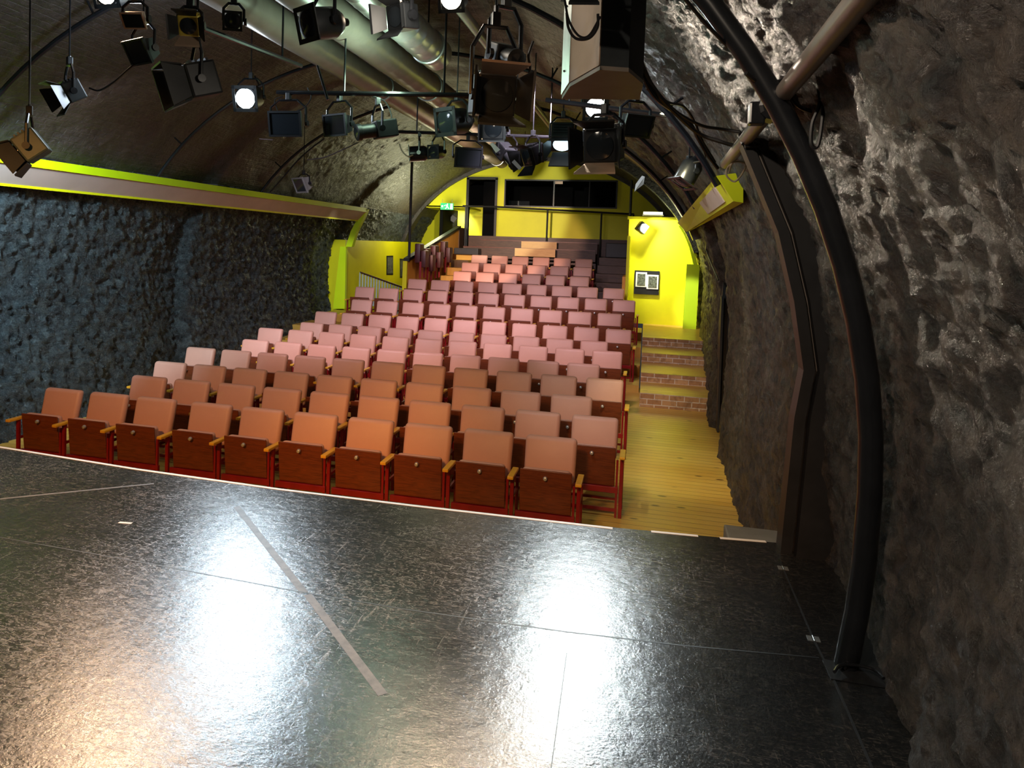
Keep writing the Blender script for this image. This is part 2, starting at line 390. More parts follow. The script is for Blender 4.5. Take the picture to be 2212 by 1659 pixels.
struct(wall_patch('wall_left', lin(U2,1.0,.004)[:-1]+lin(1,2.75,.04), lin(-3,24,.045), (.035,.05), 'rock_left'), 'black painted rough stone wall beside the seats')
def sbox(name, lo, hi, m, label=None, loc=None): return struct(MB().box(lo, hi).make(name, m), label)
sbox('wall_stage', (-8,-3.1,-2.6), (2,-3.0,3.4), 'black')

# floor of the hall, gentle ramp, terraces, brick steps
mb = MB()
mb.hexa([(-7.6,3.2,-2.52),(1.3,3.2,-2.52),(1.3,8.2,-2.50),(-7.6,8.2,-2.50)], [(-7.6,3.2,-2.7),(1.3,3.2,-2.7),(1.3,8.2,-2.7),(-7.6,8.2,-2.7)])
mb.hexa([(-7.6,8.2,-2.50),(1.4,8.2,-2.50),(1.4,13,-2.39),(-7.6,13,-2.39)], [(-7.6,8.2,-2.7),(1.4,8.2,-2.7),(1.4,13,-2.7),(-7.6,13,-2.7)])
struct(mb.make('floor', 'pine'), 'golden pine board floor with knots')
for y0,y1,z,x0,x1 in ((12.62,13.6,-2.28,-7.7,-.02),(13.6,14.6,-2.09,-7.7,-.02),(14.6,15.65,-1.89,-7.7,-.02),(15.65,16.6,-1.72,-7.3,-.02),(16.6,17.45,-1.53,-5.2,-.42),(17.45,18.5,-1.33,-5.2,-.42),(18.5,20.1,-1.15,-5.2,-.42)):
    sbox('floor_terrace', (x0,y0,-2.8), (x1,y1,z), 'pine')
SY = [(11.62,-2.21),(12.62,-2.06),(13.85,-1.89),(14.85,-1.72)]
for k,(y,z) in enumerate(SY):
    y1 = SY[k+1][0] if k < 3 else 18.0
    mb = MB().box((0,y+.03,z-.035),(1.35,y1+.03,z)); o = struct(mb.make('step_tread', 'pine'), 'pine tread of the aisle steps')
    z0 = -2.45 if k == 0 else SY[k-1][1]-.04
    struct(MB().box((0,y,z0),(1.35,y+.06,z-.002)).make('step_riser','brick'), 'worn brick riser of the aisle steps')
# narrow wooden steps beside the upper rows
zz = -1.53
for k in range(7):
    y = 16.9+k*.53; zz = -1.45+k*.2
    struct(MB().box((-1.22,y,zz-.9),(-.46,y+.56,zz)).make('step_tread','darkwood'))
    struct(MB().box((-5.2,y,zz-.9),(-4.72,y+.56,zz-.0)).make('step_tread','pine'))

# stage
edge = [(-6.08,4.15,-1.50),(-4.25,4.06,-1.50),(-3.08,3.98,-1.50),(-2.08,3.94,-1.50),(-1.21,3.96,-1.50),(-0.11,3.99,-1.50),(0.67,4.06,-1.50),(0.9,4.08,-1.5)]
edge = [(-8.0,4.2,-1.5)]+edge
poly = [(x,y) for x,y,z in edge]+[(.98,3.9),(.98,-2.9),(-8,-2.9)]
struct(MB().prism(poly, -1.62, -1.5).make('stage_floor','stage'), 'black painted scuffed stage floor')
struct(MB().prism([(x,y-.02) for x,y,z in edge]+[(.95,3.7),(-8,3.7)], -2.6, -1.62).make('stage_front','black'), 'black front of the stage')
def strip(a, b, wd, z=.0015, name='tape_strip', m='white', lab=None, cat='tape', grp=None):
    a = Vector(a); b = Vector(b); d = (b-a).normalized(); n = Vector((-d.y,d.x,0))*wd/2
    q = [a+n,a-n,b-n,b+n]; mb = MB().hexa([(p.x,p.y,p.z+.0003) for p in q], [(p.x,p.y,p.z+z) for p in q])
    o = mb.make(name, m)
    return tag(o, lab, cat, grp) if lab else struct(o)
# white edge tape
mb = MB(); E2 = [(-6.07,4.14,-1.50),(-4.25,4.06,-1.50),(-3.07,3.97,-1.50),(-2.07,3.94,-1.50),(-1.21,3.95,-1.50),(-0.11,3.99,-1.50)]
for a,b in zip(E2,E2[1:]): mb.hexa([(a[0],a[1]-.028,-1.4997),(b[0],b[1]-.028,-1.4997),(b[0],b[1]-.004,-1.4997),(a[0],a[1]-.004,-1.4997)],[(a[0],a[1]-.028,-1.498),(b[0],b[1]-.028,-1.498),(b[0],b[1]-.004,-1.498),(a[0],a[1]-.004,-1.498)])
tag(mb.make('edge_tape','white'), 'long white tape along the front edge of the black stage', 'tape')
strip((0.09,4.00,-1.50), (0.33,4.02,-1.50), .024, name='edge_tape', lab='short white tape on the stage edge before the wooden floor', cat='tape')
strip((0.44,4.03,-1.50), (0.67,4.06,-1.50), .024, name='edge_tape', lab='white tape at the stage edge next to the grey block', cat='tape')
strip((-2.58,3.19,-1.50), (-2.51,3.20,-1.50), .02, name='spike_mark', lab='small white T-shaped tape mark on the black stage', cat='tape mark')
strip((-2.14,3.59,-1.50), (-1.34,2.80,-1.50), .035, .0006, 'tape_residue', 'residue', 'long grey diagonal tape scuff across the stage', 'scuff mark')
strip((-1.32,2.79,-1.50), (-0.78,2.24,-1.50), .034, .0006, 'tape_residue', 'residue', 'broad faded end of the grey diagonal scuff, nearer the front of the picture', 'scuff mark')
strip((-3.41,3.26,-1.50), (-2.80,3.76,-1.50), .02, .0006, 'tape_residue', 'residue', 'thin grey scuff line near the stage edge by the stone wall', 'scuff mark')
# joints between the boards
def joint(pts, wd=.006):
    for a,b in zip(pts,pts[1:]): strip(a,b,wd,.0008,'stage_joint','black')
joint([(-3.57,2.86,-1.50),(-2.13,2.83,-1.50),(-1.35,2.80,-1.50),(-0.89,2.80,-1.50),(-0.24,2.83,-1.50),(0.21,2.87,-1.50),(0.69,2.94,-1.50)], .007)
joint([(0.70,3.86,-1.50),(0.70,3.08,-1.50),(0.71,2.83,-1.50),(0.71,2.34,-1.50),(0.71,2.03,-1.50)], .008)
joint([(-0.22,2.68,-1.50),(-0.20,2.06,-1.50)], .003)
# side strip of the stage: dark trap and hinges
for u in ((0.70,3.74,-1.50), (0.70,3.08,-1.50)):
    h = thing('hinge', 'small steel hinge in the stage floor ' + ('near the black wall frame' if u[1] > 3.4 else 'by the foot of the curved pole'), 'hinge', (u[0],u[1],-1.5))
    for s in (-1,1): MB().box((s*.014-.009,-.02,0),(s*.014+.009,.02,.002)).make('hinge_plate','steel',h)
    MB().tube([(0,-.021,.002),(0,.021,.002)],.0025,8).make('hinge_pin','steel',h)
t = MB().box((.70,2.80,-1.499),(.90,2.93,-1.497)).make('trap_slot','black'); struct(t)
tag(MB().box((.50,4.12,-2.5),(.86,4.42,-1.56),bev=.01).make('grey_block','greypaint'), 'grey painted block beyond the stage edge at the wall', 'block')

# ------------------------------------------------------------------ far end
# left lining wall, panels and lime posts
sbox('wall_lining', (-7.75,17.1,-2.6), (-7.30,23.6,.0), 'yellow', 'low acid yellow lining wall beside the exit stairs')
tag(MB().hexa([(-7.46,16.80,-1.72),(-7.15,16.80,-1.70),(-7.16,16.80,-0.17),(-7.31,16.80,-0.17)],[tuple(Vector(p)+Vector((0,.1,0))) for p in ((-7.46,16.80,-1.72),(-7.15,16.80,-1.70),(-7.16,16.80,-0.17),(-7.31,16.80,-0.17))]).make('lime_pilaster','lime'), 'bright lime upright panel at the end of the stone wall', 'panel')
tag(MB().hexa([(0.86,17.00,-1.74),(1.14,17.00,-1.74),(1.15,17.00,-0.29),(0.88,17.00,-0.28)],[tuple(Vector(p)+Vector((0,.12,0))) for p in ((0.86,17.00,-1.74),(1.14,17.00,-1.74),(1.15,17.00,-0.29),(0.88,17.00,-0.28))]).make('lime_pilaster','lime'), 'bright lime upright panel at the top of the aisle steps', 'panel')
mb = MB(); P0 = [(-7.25,17.00,-0.17),(-7.13,17.00,0.21),(-6.98,17.00,0.50),(-6.91,17.00,0.64)]; P1 = [(-7.09,17.00,-0.17),(-6.97,17.00,0.22),(-6.82,17.00,0.51),(-6.70,17.00,0.77)]
for i in range(3):
    q = [P0[i],P1[i],P1[i+1],P0[i+1]]; mb.hexa(q, [(a,b+.15,c) for a,b,c in q])
tag(mb.make('curved_trim','lime'), 'narrow curved lime trim rising above the lime panel to the light trough', 'trim')
mb = MB(); P0 = [(1.11,17.00,-0.29),(1.01,17.00,0.09),(0.91,17.00,0.36),(0.79,17.00,0.59)]; P1 = [(1.02,17.00,-0.29),(0.92,17.00,0.08),(0.80,17.00,0.36),(0.67,17.00,0.56)]
for i in range(3):
    q = [P0[i],P1[i],P1[i+1],P0[i+1]]; mb.hexa(q, [(a,b+.15,c) for a,b,c in q])
tag(mb.make('curved_trim','lime'), 'narrow curved lime trim between the yellow light box and the right-hand lime panel', 'trim')
# light troughs
def trough(x_in, x_out, y0, y1, ztop, name, label, dif):
    t = thing(name, label, 'light trough', (0,0,0))
    s = 1 if x_in > x_out else -1
    MB().hexa([(x_in,y0,ztop-.10),(x_in,y1,ztop-.10),(x_in,y1,ztop),(x_in,y0,ztop)],[(x_out,y0,ztop-.06),(x_out,y1,ztop-.06),(x_out,y1,ztop),(x_out,y0,ztop)]).make('front_board','lime',t)
    MB().hexa([(x_in-.02*s,y0,ztop-.101),(x_in-.02*s,y1,ztop-.101),(x_out+.05*s,y1,ztop-.30),(x_out+.05*s,y0,ztop-.30)],[(x_in-.04*s,y0,ztop-.09),(x_in-.04*s,y1,ztop-.09),(x_out,y1,ztop-.28),(x_out,y0,ztop-.28)]).make('diffuser',dif,t)
    MB().box((min(x_out,x_out+.05*s),y0,ztop-.33),(max(x_out,x_out+.05*s),y1,ztop-.295)).make('lower_rail','yellow',t)
    MB().hexa([(x_in,y1-.01,ztop-.1),(x_out,y1-.01,ztop-.3),(x_out,y1-.01,ztop),(x_in,y1-.01,ztop)],[(x_in,y1+.01,ztop-.1),(x_out,y1+.01,ztop-.3),(x_out,y1+.01,ztop),(x_in,y1+.01,ztop)]).make('end_cap','yellow',t)
    return t
trough(-6.72,-6.99,3.0,17.0,.80,'light_trough','long lime light trough with pinkish underside along the stone wall','greytan')
q0 = [(0.49,5.90,0.58),(0.62,5.90,0.39),(0.69,5.90,0.38),(0.68,5.90,0.61)]
q1 = [(0.49,13.10,0.48),(0.65,13.10,0.33),(0.73,13.10,0.36),(0.72,13.10,0.50)]
t = thing('light_box', 'yellow box-shaped light trough on the right-hand wall above the aisle', 'light trough', (0,0,0))
MB().hexa(q0,q1).make('box_body','yellow',t)
def lerp(a,b,k): return tuple(a[i]+(b[i]-a[i])*k for i in range(3))
def onface(f, k): # f along length, k across front face
    a = lerp(q0[0],q1[0],f); b = lerp(q0[1],q1[1],f); p = lerp(a,b,k); return (p[0]-.006,p[1],p[2]-.006)
MB().hexa([onface(.06,.2),onface(.06,.85),onface(.30,.85),onface(.30,.2)],[tuple(Vector(onface(a,b))+Vector((.01,0,.01))) for a,b in ((.06,.2),(.06,.85),(.30,.85),(.30,.2))]).make('diffuser','greytan',t)
# right passage wall
mb = MB().box((-.42,17.6,-1.72),(1.5,17.75,.72))
struct(mb.make('wall_passage','yellow'), 'acid yellow end wall of the aisle passage')
sbox('trim_ledge', (-.45,17.35,.70), (1.1,17.7,.76), 'yellow')
sbox('wall_block_side', (-.42,16.7,-1.72), (-.36,22,.3), 'yellow')
tag(MB().box((1.0,17.1,-1.72),(1.06,17.5,.2)).make('passage_post','yellow'), 'yellow post standing in the passage beside the poster board', 'post')
# back wall upper with ellipse opening outline, hole for booth window and door as separate panels
YB = 22.0
def ell_x(z, a=4.25, b=3.43): return a*math.sqrt(max(0,1-((z+.85)/b)**2))
def back_piece(x0,x1,z0,z1):
    mb = MB(); n = 16
    xs = [x0+(x1-x0)*i/n for i in range(n+1)]
    for a,b in zip(xs,xs[1:]):
        def top(x):
            k = 1-((x-XC)/4.25)**2
            return min(z1, -.85+3.43*math.sqrt(max(0,k)))
        ta,tb = top(a),top(b)
        if ta <= z0+.01 and tb <= z0+.01: continue
        ta = max(ta,z0+.001); tb = max(tb,z0+.001)
        mb.hexa([(a,YB,z0),(b,YB,z0),(b,YB,tb),(a,YB,ta)],[(a,YB+.12,z0),(b,YB+.12,z0),(b,YB+.12,tb),(a,YB+.12,ta)])
    return mb
W0 = (-4.22,22.00,1.99); W1 = (-0.92,22.00,1.16); D0 = (-5.40,22.00,2.00); D1 = (-4.48,22.00,0.13)
wx0, wx1, wz0, wz1 = W0[0], W1[0], 1.19, 1.98
dx0, dx1, dz1 = D0[0], D1[0], 2.02
mb = back_piece(-7.6,dx0,1.12,9)
o = mb.make('wall_back','yellow'); struct(o, 'acid yellow arched back wall')
struct(back_piece(dx0,dx1,dz1,9).make('wall_back','yellow')); struct(back_piece(dx1,wx0,-.2,9).make('wall_back','yellow'))
struct(back_piece(wx0,wx1,wz1,9).make('wall_back','yellow')); struct(back_piece(wx0,wx1,-.2,wz0).make('wall_back','yellow'))
struct(back_piece(wx1,-.40,-.2,9).make('wall_back','yellow')); struct(back_piece(-.40,.9,.76,9).make('wall_back','yellow'))
sbox('wall_recess', (-7.7,24.0,-2.6), (-5.3,24.1,1.3), 'yellow', 'yellow end wall of the stairwell')
sbox('ceiling_recess', (-7.6,YB,1.10), (-5.4,24.1,1.16), 'yellow')
# booth: room behind the window and door
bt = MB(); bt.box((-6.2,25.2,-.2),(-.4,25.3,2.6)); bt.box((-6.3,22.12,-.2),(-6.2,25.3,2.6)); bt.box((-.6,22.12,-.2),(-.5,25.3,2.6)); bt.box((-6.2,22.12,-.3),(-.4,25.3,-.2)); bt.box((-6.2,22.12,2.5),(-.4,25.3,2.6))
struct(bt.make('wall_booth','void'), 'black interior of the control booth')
w1 = struct(MB().box((wx0,YB-.03,wz0-.02),(wx1,YB+.13,wz0+.02)).box((wx0,YB-.03,wz1-.02),(wx1,YB+.13,wz1+.02)).box((wx0-.03,YB-.03,wz0-.02),(wx0+.01,YB+.13,wz1+.02)).box((wx1-.01,YB-.03,wz0-.02),(wx1+.03,YB+.13,wz1+.02)).make('window_1','black'), 'wide dark control booth window')
MB().box((wx0+1.45,YB+.02,wz0),(wx0+1.49,YB+.06,wz1)).make('mullion','black',w1)
MB().box((wx0+2.5,YB+.02,wz0),(wx0+2.53,YB+.06,wz1)).make('mullion','black',w1)
d1 = struct(MB().box((dx0-.03,YB-.05,-.2),(dx0+.05,YB+.13,dz1)).box((dx1-.05,YB-.05,-.2),(dx1+.02,YB+.13,dz1)).box((dx0-.03,YB-.05,dz1-.04),(dx1+.02,YB+.13,dz1+.04)).make('door_1','black'), 'open dark doorway of the control booth')
# desk and kit in the booth
dk = thing('mixing_desk','control desk with small lit kit behind the booth window','desk',(-3.6,23.2,.85))
MB().box((-1.0,-.3,-.03),(1.9,.3,.03)).make('desk_top','darkwood',dk)
for x in (-.95,1.85): MB().box((x-.03,-.28,-1.05),(x+.03,.28,-.03)).make('leg','black',dk)
k = thing('equipment_box','pale warm lit equipment box on the booth desk','equipment',(-3.1,23.2,.88))
MB().box((-.35,-.15,0),(.35,.15,.36),bev=.02).make('case','warmflap',k); MB().box((-.28,-.17,.08),(.28,-.15,.3)).make('panel','black',k)
k = thing('desk_screen','dark screen on the booth desk near the doorway side','screen',(-4.0,23.2,.88))
MB().box((-.35,-.02,.10),(.35,.02,.55),bev=.01).make('display','glass',k); MB().box((-.03,-.03,0),(.03,.03,.2)).make('stand','black',k)
tag(MB().box((-2.75,YB+.05,1.88),(-2.5,YB+.12,1.99)).make('ceiling_lamp','warmflap'),'small pale lamp at the top of the booth window','lamp')
cu = MB().box((-5.1,22.9,-.2),(-4.55,23.0,2.0)).make('door_shade_sheet','void'); tag(cu,'added dark sheet keeping the booth doorway in shade','shade sheet')  # added sheet, put in to keep the doorway dark
# benches
for k,(x0,y,z) in enumerate(((-5.1,20.5,-.08),(-4.75,21.2,.13))):
    t = thing('bench', ('lower' if k == 0 else 'upper')+' dark brown bench row below the control booth', 'bench', (0,y,0))
    MB().box((x0,-.02,z-.30),(-1.35,.03,z)).make('backrest','darkwood',t)
    MB().box((x0,-.45,z-.62),(-1.35,0,z-.56)).make('seat','darkwood',t)
    MB().box((x0,-.03,z-.002),(-1.35,.04,z+.018)).make('top_rail','mahogany',t)
    MB().box((x0,-.42,z-1.0),(x0+.06,.02,z-.56)).make('leg','darkwood',t); MB().box((-1.41,-.42,z-1.0),(-1.35,.02,z-.56)).make('leg','darkwood',t)
sbox('floor_platform', (-5.2,20.1,-1.6), (-.42,20.8,-.95), 'darkwood')
sbox('floor_platform', (-5.2,20.8,-1.6), (-.42,22.0,-.7), 'darkwood')
sbox('floor_platform', (-5.2,21.5,-1.6), (-.42,22.0,.26), 'darkwood', 'dark brown board base under the booth wall')
for k,(a,b,lab) in enumerate((((-3.56,20.30,-0.07),(-2.43,20.30,-0.29),'lower plain plywood board lying across the bench row'),((-3.50,21.00,0.13),(-2.48,21.00,-0.15),'upper plain plywood board lying across the bench row'))):
    tag(MB().box((a[0],a[1]-.03,b[2]),(b[0],a[1]+.01,a[2])).make('plywood_board','plywood'), lab, 'board')
# black bench/box right of the railing
tag(MB().box((-1.1,20.9,-.25),(-.5,21.3,.16),bev=.02).make('black_box','black'), 'black box beside the bench rows under the railing', 'box')
tag(MB().box((-5.25,20.0,-.30),(-4.55,20.4,-.12),bev=.015).make('dark_shelf','black'), 'low black shelf at the top of the orange panel', 'shelf')
# railing in front of the booth
t = thing('booth_railing','thin black railing in front of the booth wall','railing',(0,21.45,0))
def R2(x,z): return (x,0,z)
MB().tube([R2(-5.4,1.135),R2(-4.4,1.13),R2(-.38,1.0)],.028,8).make('top_rail','black',t)
for x,z in ((-5.3,1.13),(-2.84,1.08),(-1.29,1.02),(-.40,1.0)): MB().tube([R2(x,-.7),R2(x,z)],.028,8).make('post','black',t)
# black upright posts on each side
tag(MB().tube([(-5.36,16.32,-.37),(-5.36,16.32,1.91)],.032,10).make('upright_pole','black'), 'tall black pole standing at the foot of the sloping handrail', 'pole')
tag(MB().tube([(-.47,20.6,-1.2),(-.47,20.6,2.1)],.035,10).make('upright_pole','black'), 'tall black pole beside the dark corner of the booth railing', 'pole')
# orange sloped panel
t = thing('parapet','orange timber panel wall with sloping black handrail beside the upper rows','panel',(0,0,0))
A=(-5.42,16.45,-0.43); B=(-5.37,21.50,0.48)
X=-5.43
MB().add([(X,16.45,-1.72),(X,21.2,-1.0),(X,21.2,B[2]),(X,16.45,A[2]),(X-.06,16.45,-1.72),(X-.06,21.2,-1.0),(X-.06,21.2,B[2]),(X-.06,16.45,A[2])],[(0,1,2,3),(7,6,5,4),(0,4,5,1),(1,5,6,2),(2,6,7,3),(3,7,4,0)]).make('timber_panel','orange',t)
MB().hexa([(X-.09,16.40,A[2]-.02),(X+.05,16.40,A[2]-.02),(X+.05,16.40,A[2]+.05),(X-.09,16.40,A[2]+.05)],[(X-.09,21.25,B[2]-.02),(X+.05,21.25,B[2]-.02),(X+.05,21.25,B[2]+.05),(X-.09,21.25,B[2]+.05)]).make('handrail','black',t)
MB().box((X-.10,16.38,-1.72),(X-.0,16.44,A[2]-.02)).make('end_strip','yellow',t)
MB().box((X-.06,21.2,-1.0),(X+.02,21.9,B[2]),).make('return_panel','darkwood',t)
tag(MB().box((-.50,17.0,-1.72),(-.43,18.2,-.62)).make('parapet','orange'),'small orange timber panel at the end of the upper rows by the aisle','panel')
# silver railing
t = thing('stair_railing','silver vertical-bar railing going down the exit stairs','railing',(0,0,0))
a=Vector((-7.09,17.60,-0.82)); b=Vector((-6.23,18.60,-1.23)); a.z-=0
MB().tube([a,b],.025,8).make('top_rail','darkwood',t)
for k in range(17):
    p = a.lerp(b,k/16); MB().box((p.x-.018,p.y-.01,p.z-.75),(p.x+.018,p.y+.01,p.z)).make('baluster','silver',t)
# posters
def frame_pic(name, q, label, fm='black', pm='paper', inset=.16):
    c = sum((Vector(p) for p in q), Vector())/4; n = (Vector(q[1])-Vector(q[0])).cross(Vector(q[2])-Vector(q[1])).normalized()
    if n.dot(c) > 0: n = -n
    t = thing(name, label, 'picture', tuple(c)); Q = [Vector(p)-c for p in q]
    MB().hexa(Q,[p+n*.02 for p in Q]).make('picture_frame',fm,t)
    I = [p*(1-inset)+n*.022 for p in Q]; MB().hexa(I,[p+n*.004 for p in I]).make('print',pm,t)
    return t
frame_pic('wall_picture',[(-7.31,20.12,-0.42),(-7.31,20.68,-0.42),(-7.31,20.73,-1.00),(-7.31,20.16,-0.98)],'narrow black framed picture above the silver railing, nearer the stone wall')
frame_pic('wall_picture',[(-7.31,21.32,-0.52),(-7.31,21.81,-0.53),(-7.31,21.87,-1.13),(-7.31,21.38,-1.11)],'narrow black framed picture by the sloping handrail, the one farther back')
t = thing('poster_board','black board with two framed posters on the yellow passage wall','notice board',(0,0,0))
a=(-0.24,17.58,-0.48); b=(0.32,17.58,-1.03)
MB().box((a[0],17.56,b[2]),(b[0],17.6,a[2])).make('board','black',t)
def pb(a,b):
    f = MB().box((a[0],17.545,b[2]),(b[0],17.56,a[2])).make('poster_frame','white',t)
    MB().box((a[0]+.035,17.538,b[2]+.035),(b[0]-.035,17.546,a[2]-.035)).make('poster','paper',f)
pb((-0.21,17.55,-0.52),(0.04,17.55,-0.86)); pb((0.04,17.55,-0.57),(0.30,17.55,-0.90))
# exit sign
t = thing('exit_sign','green running-man exit sign hanging from the yellow wall','sign',(-5.93,21.6,1.12))
MB().box((-.20,-.02,-.10),(.20,.02,.10)).make('sign_face','exitgreen',t)
mb = MB(); mb.box((-.02,-.03,-.02),(.03,-.021,.05)); mb.lathe([(.0,0),(.018,.001),(.018,.008),(0,.009)],10,Matrix.Translation((.02,-.03,.07))@Matrix.Rotation(PI/2,4,'X'))
mb.hexa([(-.02,-.03,.04),(-.09,-.03,.01),(-.09,-.03,.03),(-.02,-.03,.055)],[(-.02,-.021,.04),(-.09,-.021,.01),(-.09,-.021,.03),(-.02,-.021,.055)])
mb.hexa([(0,-.03,-.01),(-.06,-.03,-.07),(-.04,-.03,-.08),(.03,-.03,-.01)],[(0,-.021,-.01),(-.06,-.021,-.07),(-.04,-.021,-.08),(.03,-.021,-.01)])
mb.hexa([(.01,-.03,-.01),(.06,-.03,-.08),(.08,-.03,-.07),(.03,-.03,.0)],[(.01,-.021,-.01),(.06,-.021,-.08),(.08,-.021,-.07),(.03,-.021,.0)])
mb.make('running_figure','exitwhite',t)
MB().box((.11,-.03,-.085),(.18,-.021,.085)).make('door_symbol','exitwhite',t)
MB().box((-.17,-.03,-.03),(-.12,-.021,.03)).make('arrow_symbol','exitwhite',t)
for x in (-.15,.15): MB().tube([(x,0,.1),(x,0,.22)],.006,6).make('hanger','steel',t)
# fluorescent fitting above passage and small wall spots
t = thing('fluorescent_fitting','lit fluorescent fitting on the ledge above the yellow passage','lamp',(0,17.3,.78))
MB().box((-.12,-.05,.0),(.34,.05,.03)).make('batten','white',t); MB().tube([(-.10,-.02,.06),(.32,-.02,.06)],.028,10).make('tube','tube',t)
for p,lab in (((-.12,17.2,.50),'small black spotlight on the yellow passage wall'),((-6.15,23.2,.80),'small black spotlight in the yellow stairwell arch')):
    t = thing('wall_spotlight', lab, 'spotlight', p, (0,.6,.3))
    MB().box((-.11,-.11,-.11),(.11,.11,.11),bev=.02).make('housing','black',t); MB().tube([(0,0,0),(0,.28,.05)],.015,8).make('bracket','black',t)
    MB().box((-.09,.105,-.09),(.09,.115,.09)).make('lens','lit_warm',t)

# ------------------------------------------------------------------ seats
def make_seat():
    t = thing('theatre_seat','','seat')
    # local origin: floor, x centre, y = backrest top plane; faces -y
    def bk(w0,w1,y0,z0,y1,z1,th,r):
        bm = bmesh.new(); bmesh.ops.create_cube(bm, size=1)
        for v in bm.verts:
            top = v.co.z > 0; fr = v.co.y < 0
            v.co = Vector((v.co.x*(w1 if top else w0), (y1 if top else y0)+(0 if fr else th), z1 if top else z0))
        bmesh.ops.bevel(bm, geom=list(bm.edges), offset=r, segments=3, affect='EDGES', profile=.5)
        bm.verts.index_update(); mb = MB(); mb.add([v.co.copy() for v in bm.verts], [[v.index for v in f.verts] for f in bm.faces]); bm.free(); return mb
    bk(.44,.45,-.13,.50,-.035,.88,.085,.036).make('backrest','fabric',t,True)
    # folded seat: wooden underside towards the viewer, cushion behind
    s = bk(.435,.435,-.30,.305,-.335,.675,.018,.008).make('seat','mahogany',t,True)
    bk(.41,.41,-.284,.31,-.318,.672,.085,.03).make('cushion','fabric',s,True)
    mx = Matrix.Translation((0,-.345,.615))@Matrix.Rotation(PI/2,4,'X')
    MB().lathe([(.017,0),(.019,.006),(.015,.024),(.005,.028)],12,mx).make('bumper','alu',s,True)
    bk(.50,.50,-.315,.245,-.315,.302,.035,.004).make('seat_rail','redmetal',t)
    return t
def side_frame(t, x):
    MB().box((x-.02,-.315,.0),(x+.012,-.285,.60),bev=.004).make('leg','redmetal',t)
    MB().box((x-.015,-.06,.0),(x+.012,-.03,.50),bev=.004).make('leg','redmetal',t)
    MB().box((x-.012,-.29,.16),(x+.008,-.05,.19)).make('side_rail','redmetal',t); MB().box((x-.012,-.29,.40),(x+.008,-.05,.425)).make('side_rail','redmetal',t)
    MB().box((x-.026,-.44,.60),(x+.026,-.16,.628),bev=.008).make('armrest','arm',t)
def cross(t):
    MB().box((-.26,-.05,.09),(.24,-.035,.115)).make('stretcher','redmetal',t); MB().box((-.26,-.31,.07),(.24,-.295,.10)).make('stretcher','redmetal',t)
    MB().box((.226,-.312,0),(.246,-.292,.56)).make('leg','redmetal',t)

seatA = make_seat(); side_frame(seatA,-.28); cross(seatA)
seatB = make_seat(); side_frame(seatB,-.28); side_frame(seatB,.28); cross(seatB)
ROWS = [(-.73,6.37,-1.66,10),(-.41,7.22,-1.64,10),(-.72,8.04,-1.62,10),(-.42,9.08,-1.59,11),(-.77,10.21,-1.60,10),(-.50,11.21,-1.54,11),(-.76,12.17,-1.52,10),(-.41,13.23,-1.42,11),(-.62,14.21,-1.23,10),(-.39,15.20,-1.03,11),(-.65,16.31,-.86,9),(-1.47,17.17,-.67,6),(-1.48,18.02,-.47,6),(-1.57,19.43,-.29,6)]
ordn = ['first','second','third','fourth','fifth','sixth','seventh','eighth','ninth','tenth','eleventh']
rown = ['front row at the stage edge','second row from the stage','third row from the stage','fourth row from the stage','fifth row from the stage','sixth row from the stage','seventh row from the stage','eighth row from the stage','ninth row from the stage','tenth row from the stage','eleventh row from the stage','lowest short upper row','middle short upper row','topmost short upper row']
firstA = firstB = True
for i,(x0,y,zt,n) in enumerate(ROWS):
    zf = zt-.88
    for j in range(n):
        x = x0-j*.56 - (.07 if i == 0 and j >= 7 else 0)
        last = j == 0
        col = 'orange-lit' if i < 3 else 'dusky pink' if i < 11 else 'coral pink'
        where = 'seat at the aisle end' if j == 0 else ordn[j]+' seat from the aisle end' if j < n-1 else 'seat at the far end from the aisle'
        lab = f'{col} folded {where}, {rown[i]}'
        src = seatB if last else seatA
        if last and firstB: firstB = False; o = src; kids[src.name] = [(c,[d for d in bpy.data.objects if d.parent == c]) for c in bpy.data.objects if c.parent == src]; o.location = (x,y,zf)
        elif (not last) and firstA: firstA = False; o = src; kids[src.name] = [(c,[d for d in bpy.data.objects if d.parent == c]) for c in bpy.data.objects if c.parent == src]; o.location = (x,y,zf)
        else: o = dup(src, (x,y,zf), (0,0,0), lab)
        o['label'] = lab; o['group'] = 'folding theatre seats, '+rown[i]
# side-on seats against the orange panel
def side_seat():
    t = thing('theatre_seat','','seat')
    MB().box((-.2,-.04,.36),(.2,.10,.82),bev=.03).make('backrest','redfabric',t,True)
    MB().box((-.19,-.17,.26),(.19,-.05,.66),bev=.02).make('seat','redfabric',t,True)
    for s in (-.2,.2): MB().box((s-.015,-.08,0),(s+.015,-.03,.40)).make('leg','redmetal',t)
    for s in (-.1,.1): MB().lathe([(.012,0),(.012,.02)],8,Matrix.Translation((s,-.03,.80))).make('stud','steel',t)
    return t
S0 = side_seat()
zz = ['lowest','second lowest','second highest','highest']
for k,p in enumerate(((-5.25,16.70,-0.85),(-5.17,17.30,-0.96),(-5.15,18.00,-0.89),(-5.16,18.90,-0.77))):
    lab = f'dark red folded seat side-on against the orange panel, {zz[k]} of four'
    o = S0 if k == 0 else dup(S0,(0,0,0),(0,0,0),lab)
    o.location = (-5.2,p[1],p[2]); o.rotation_euler = (0,0,PI/2+.06); o['label'] = lab; o['group'] = 'dark red side seats along the orange panel'
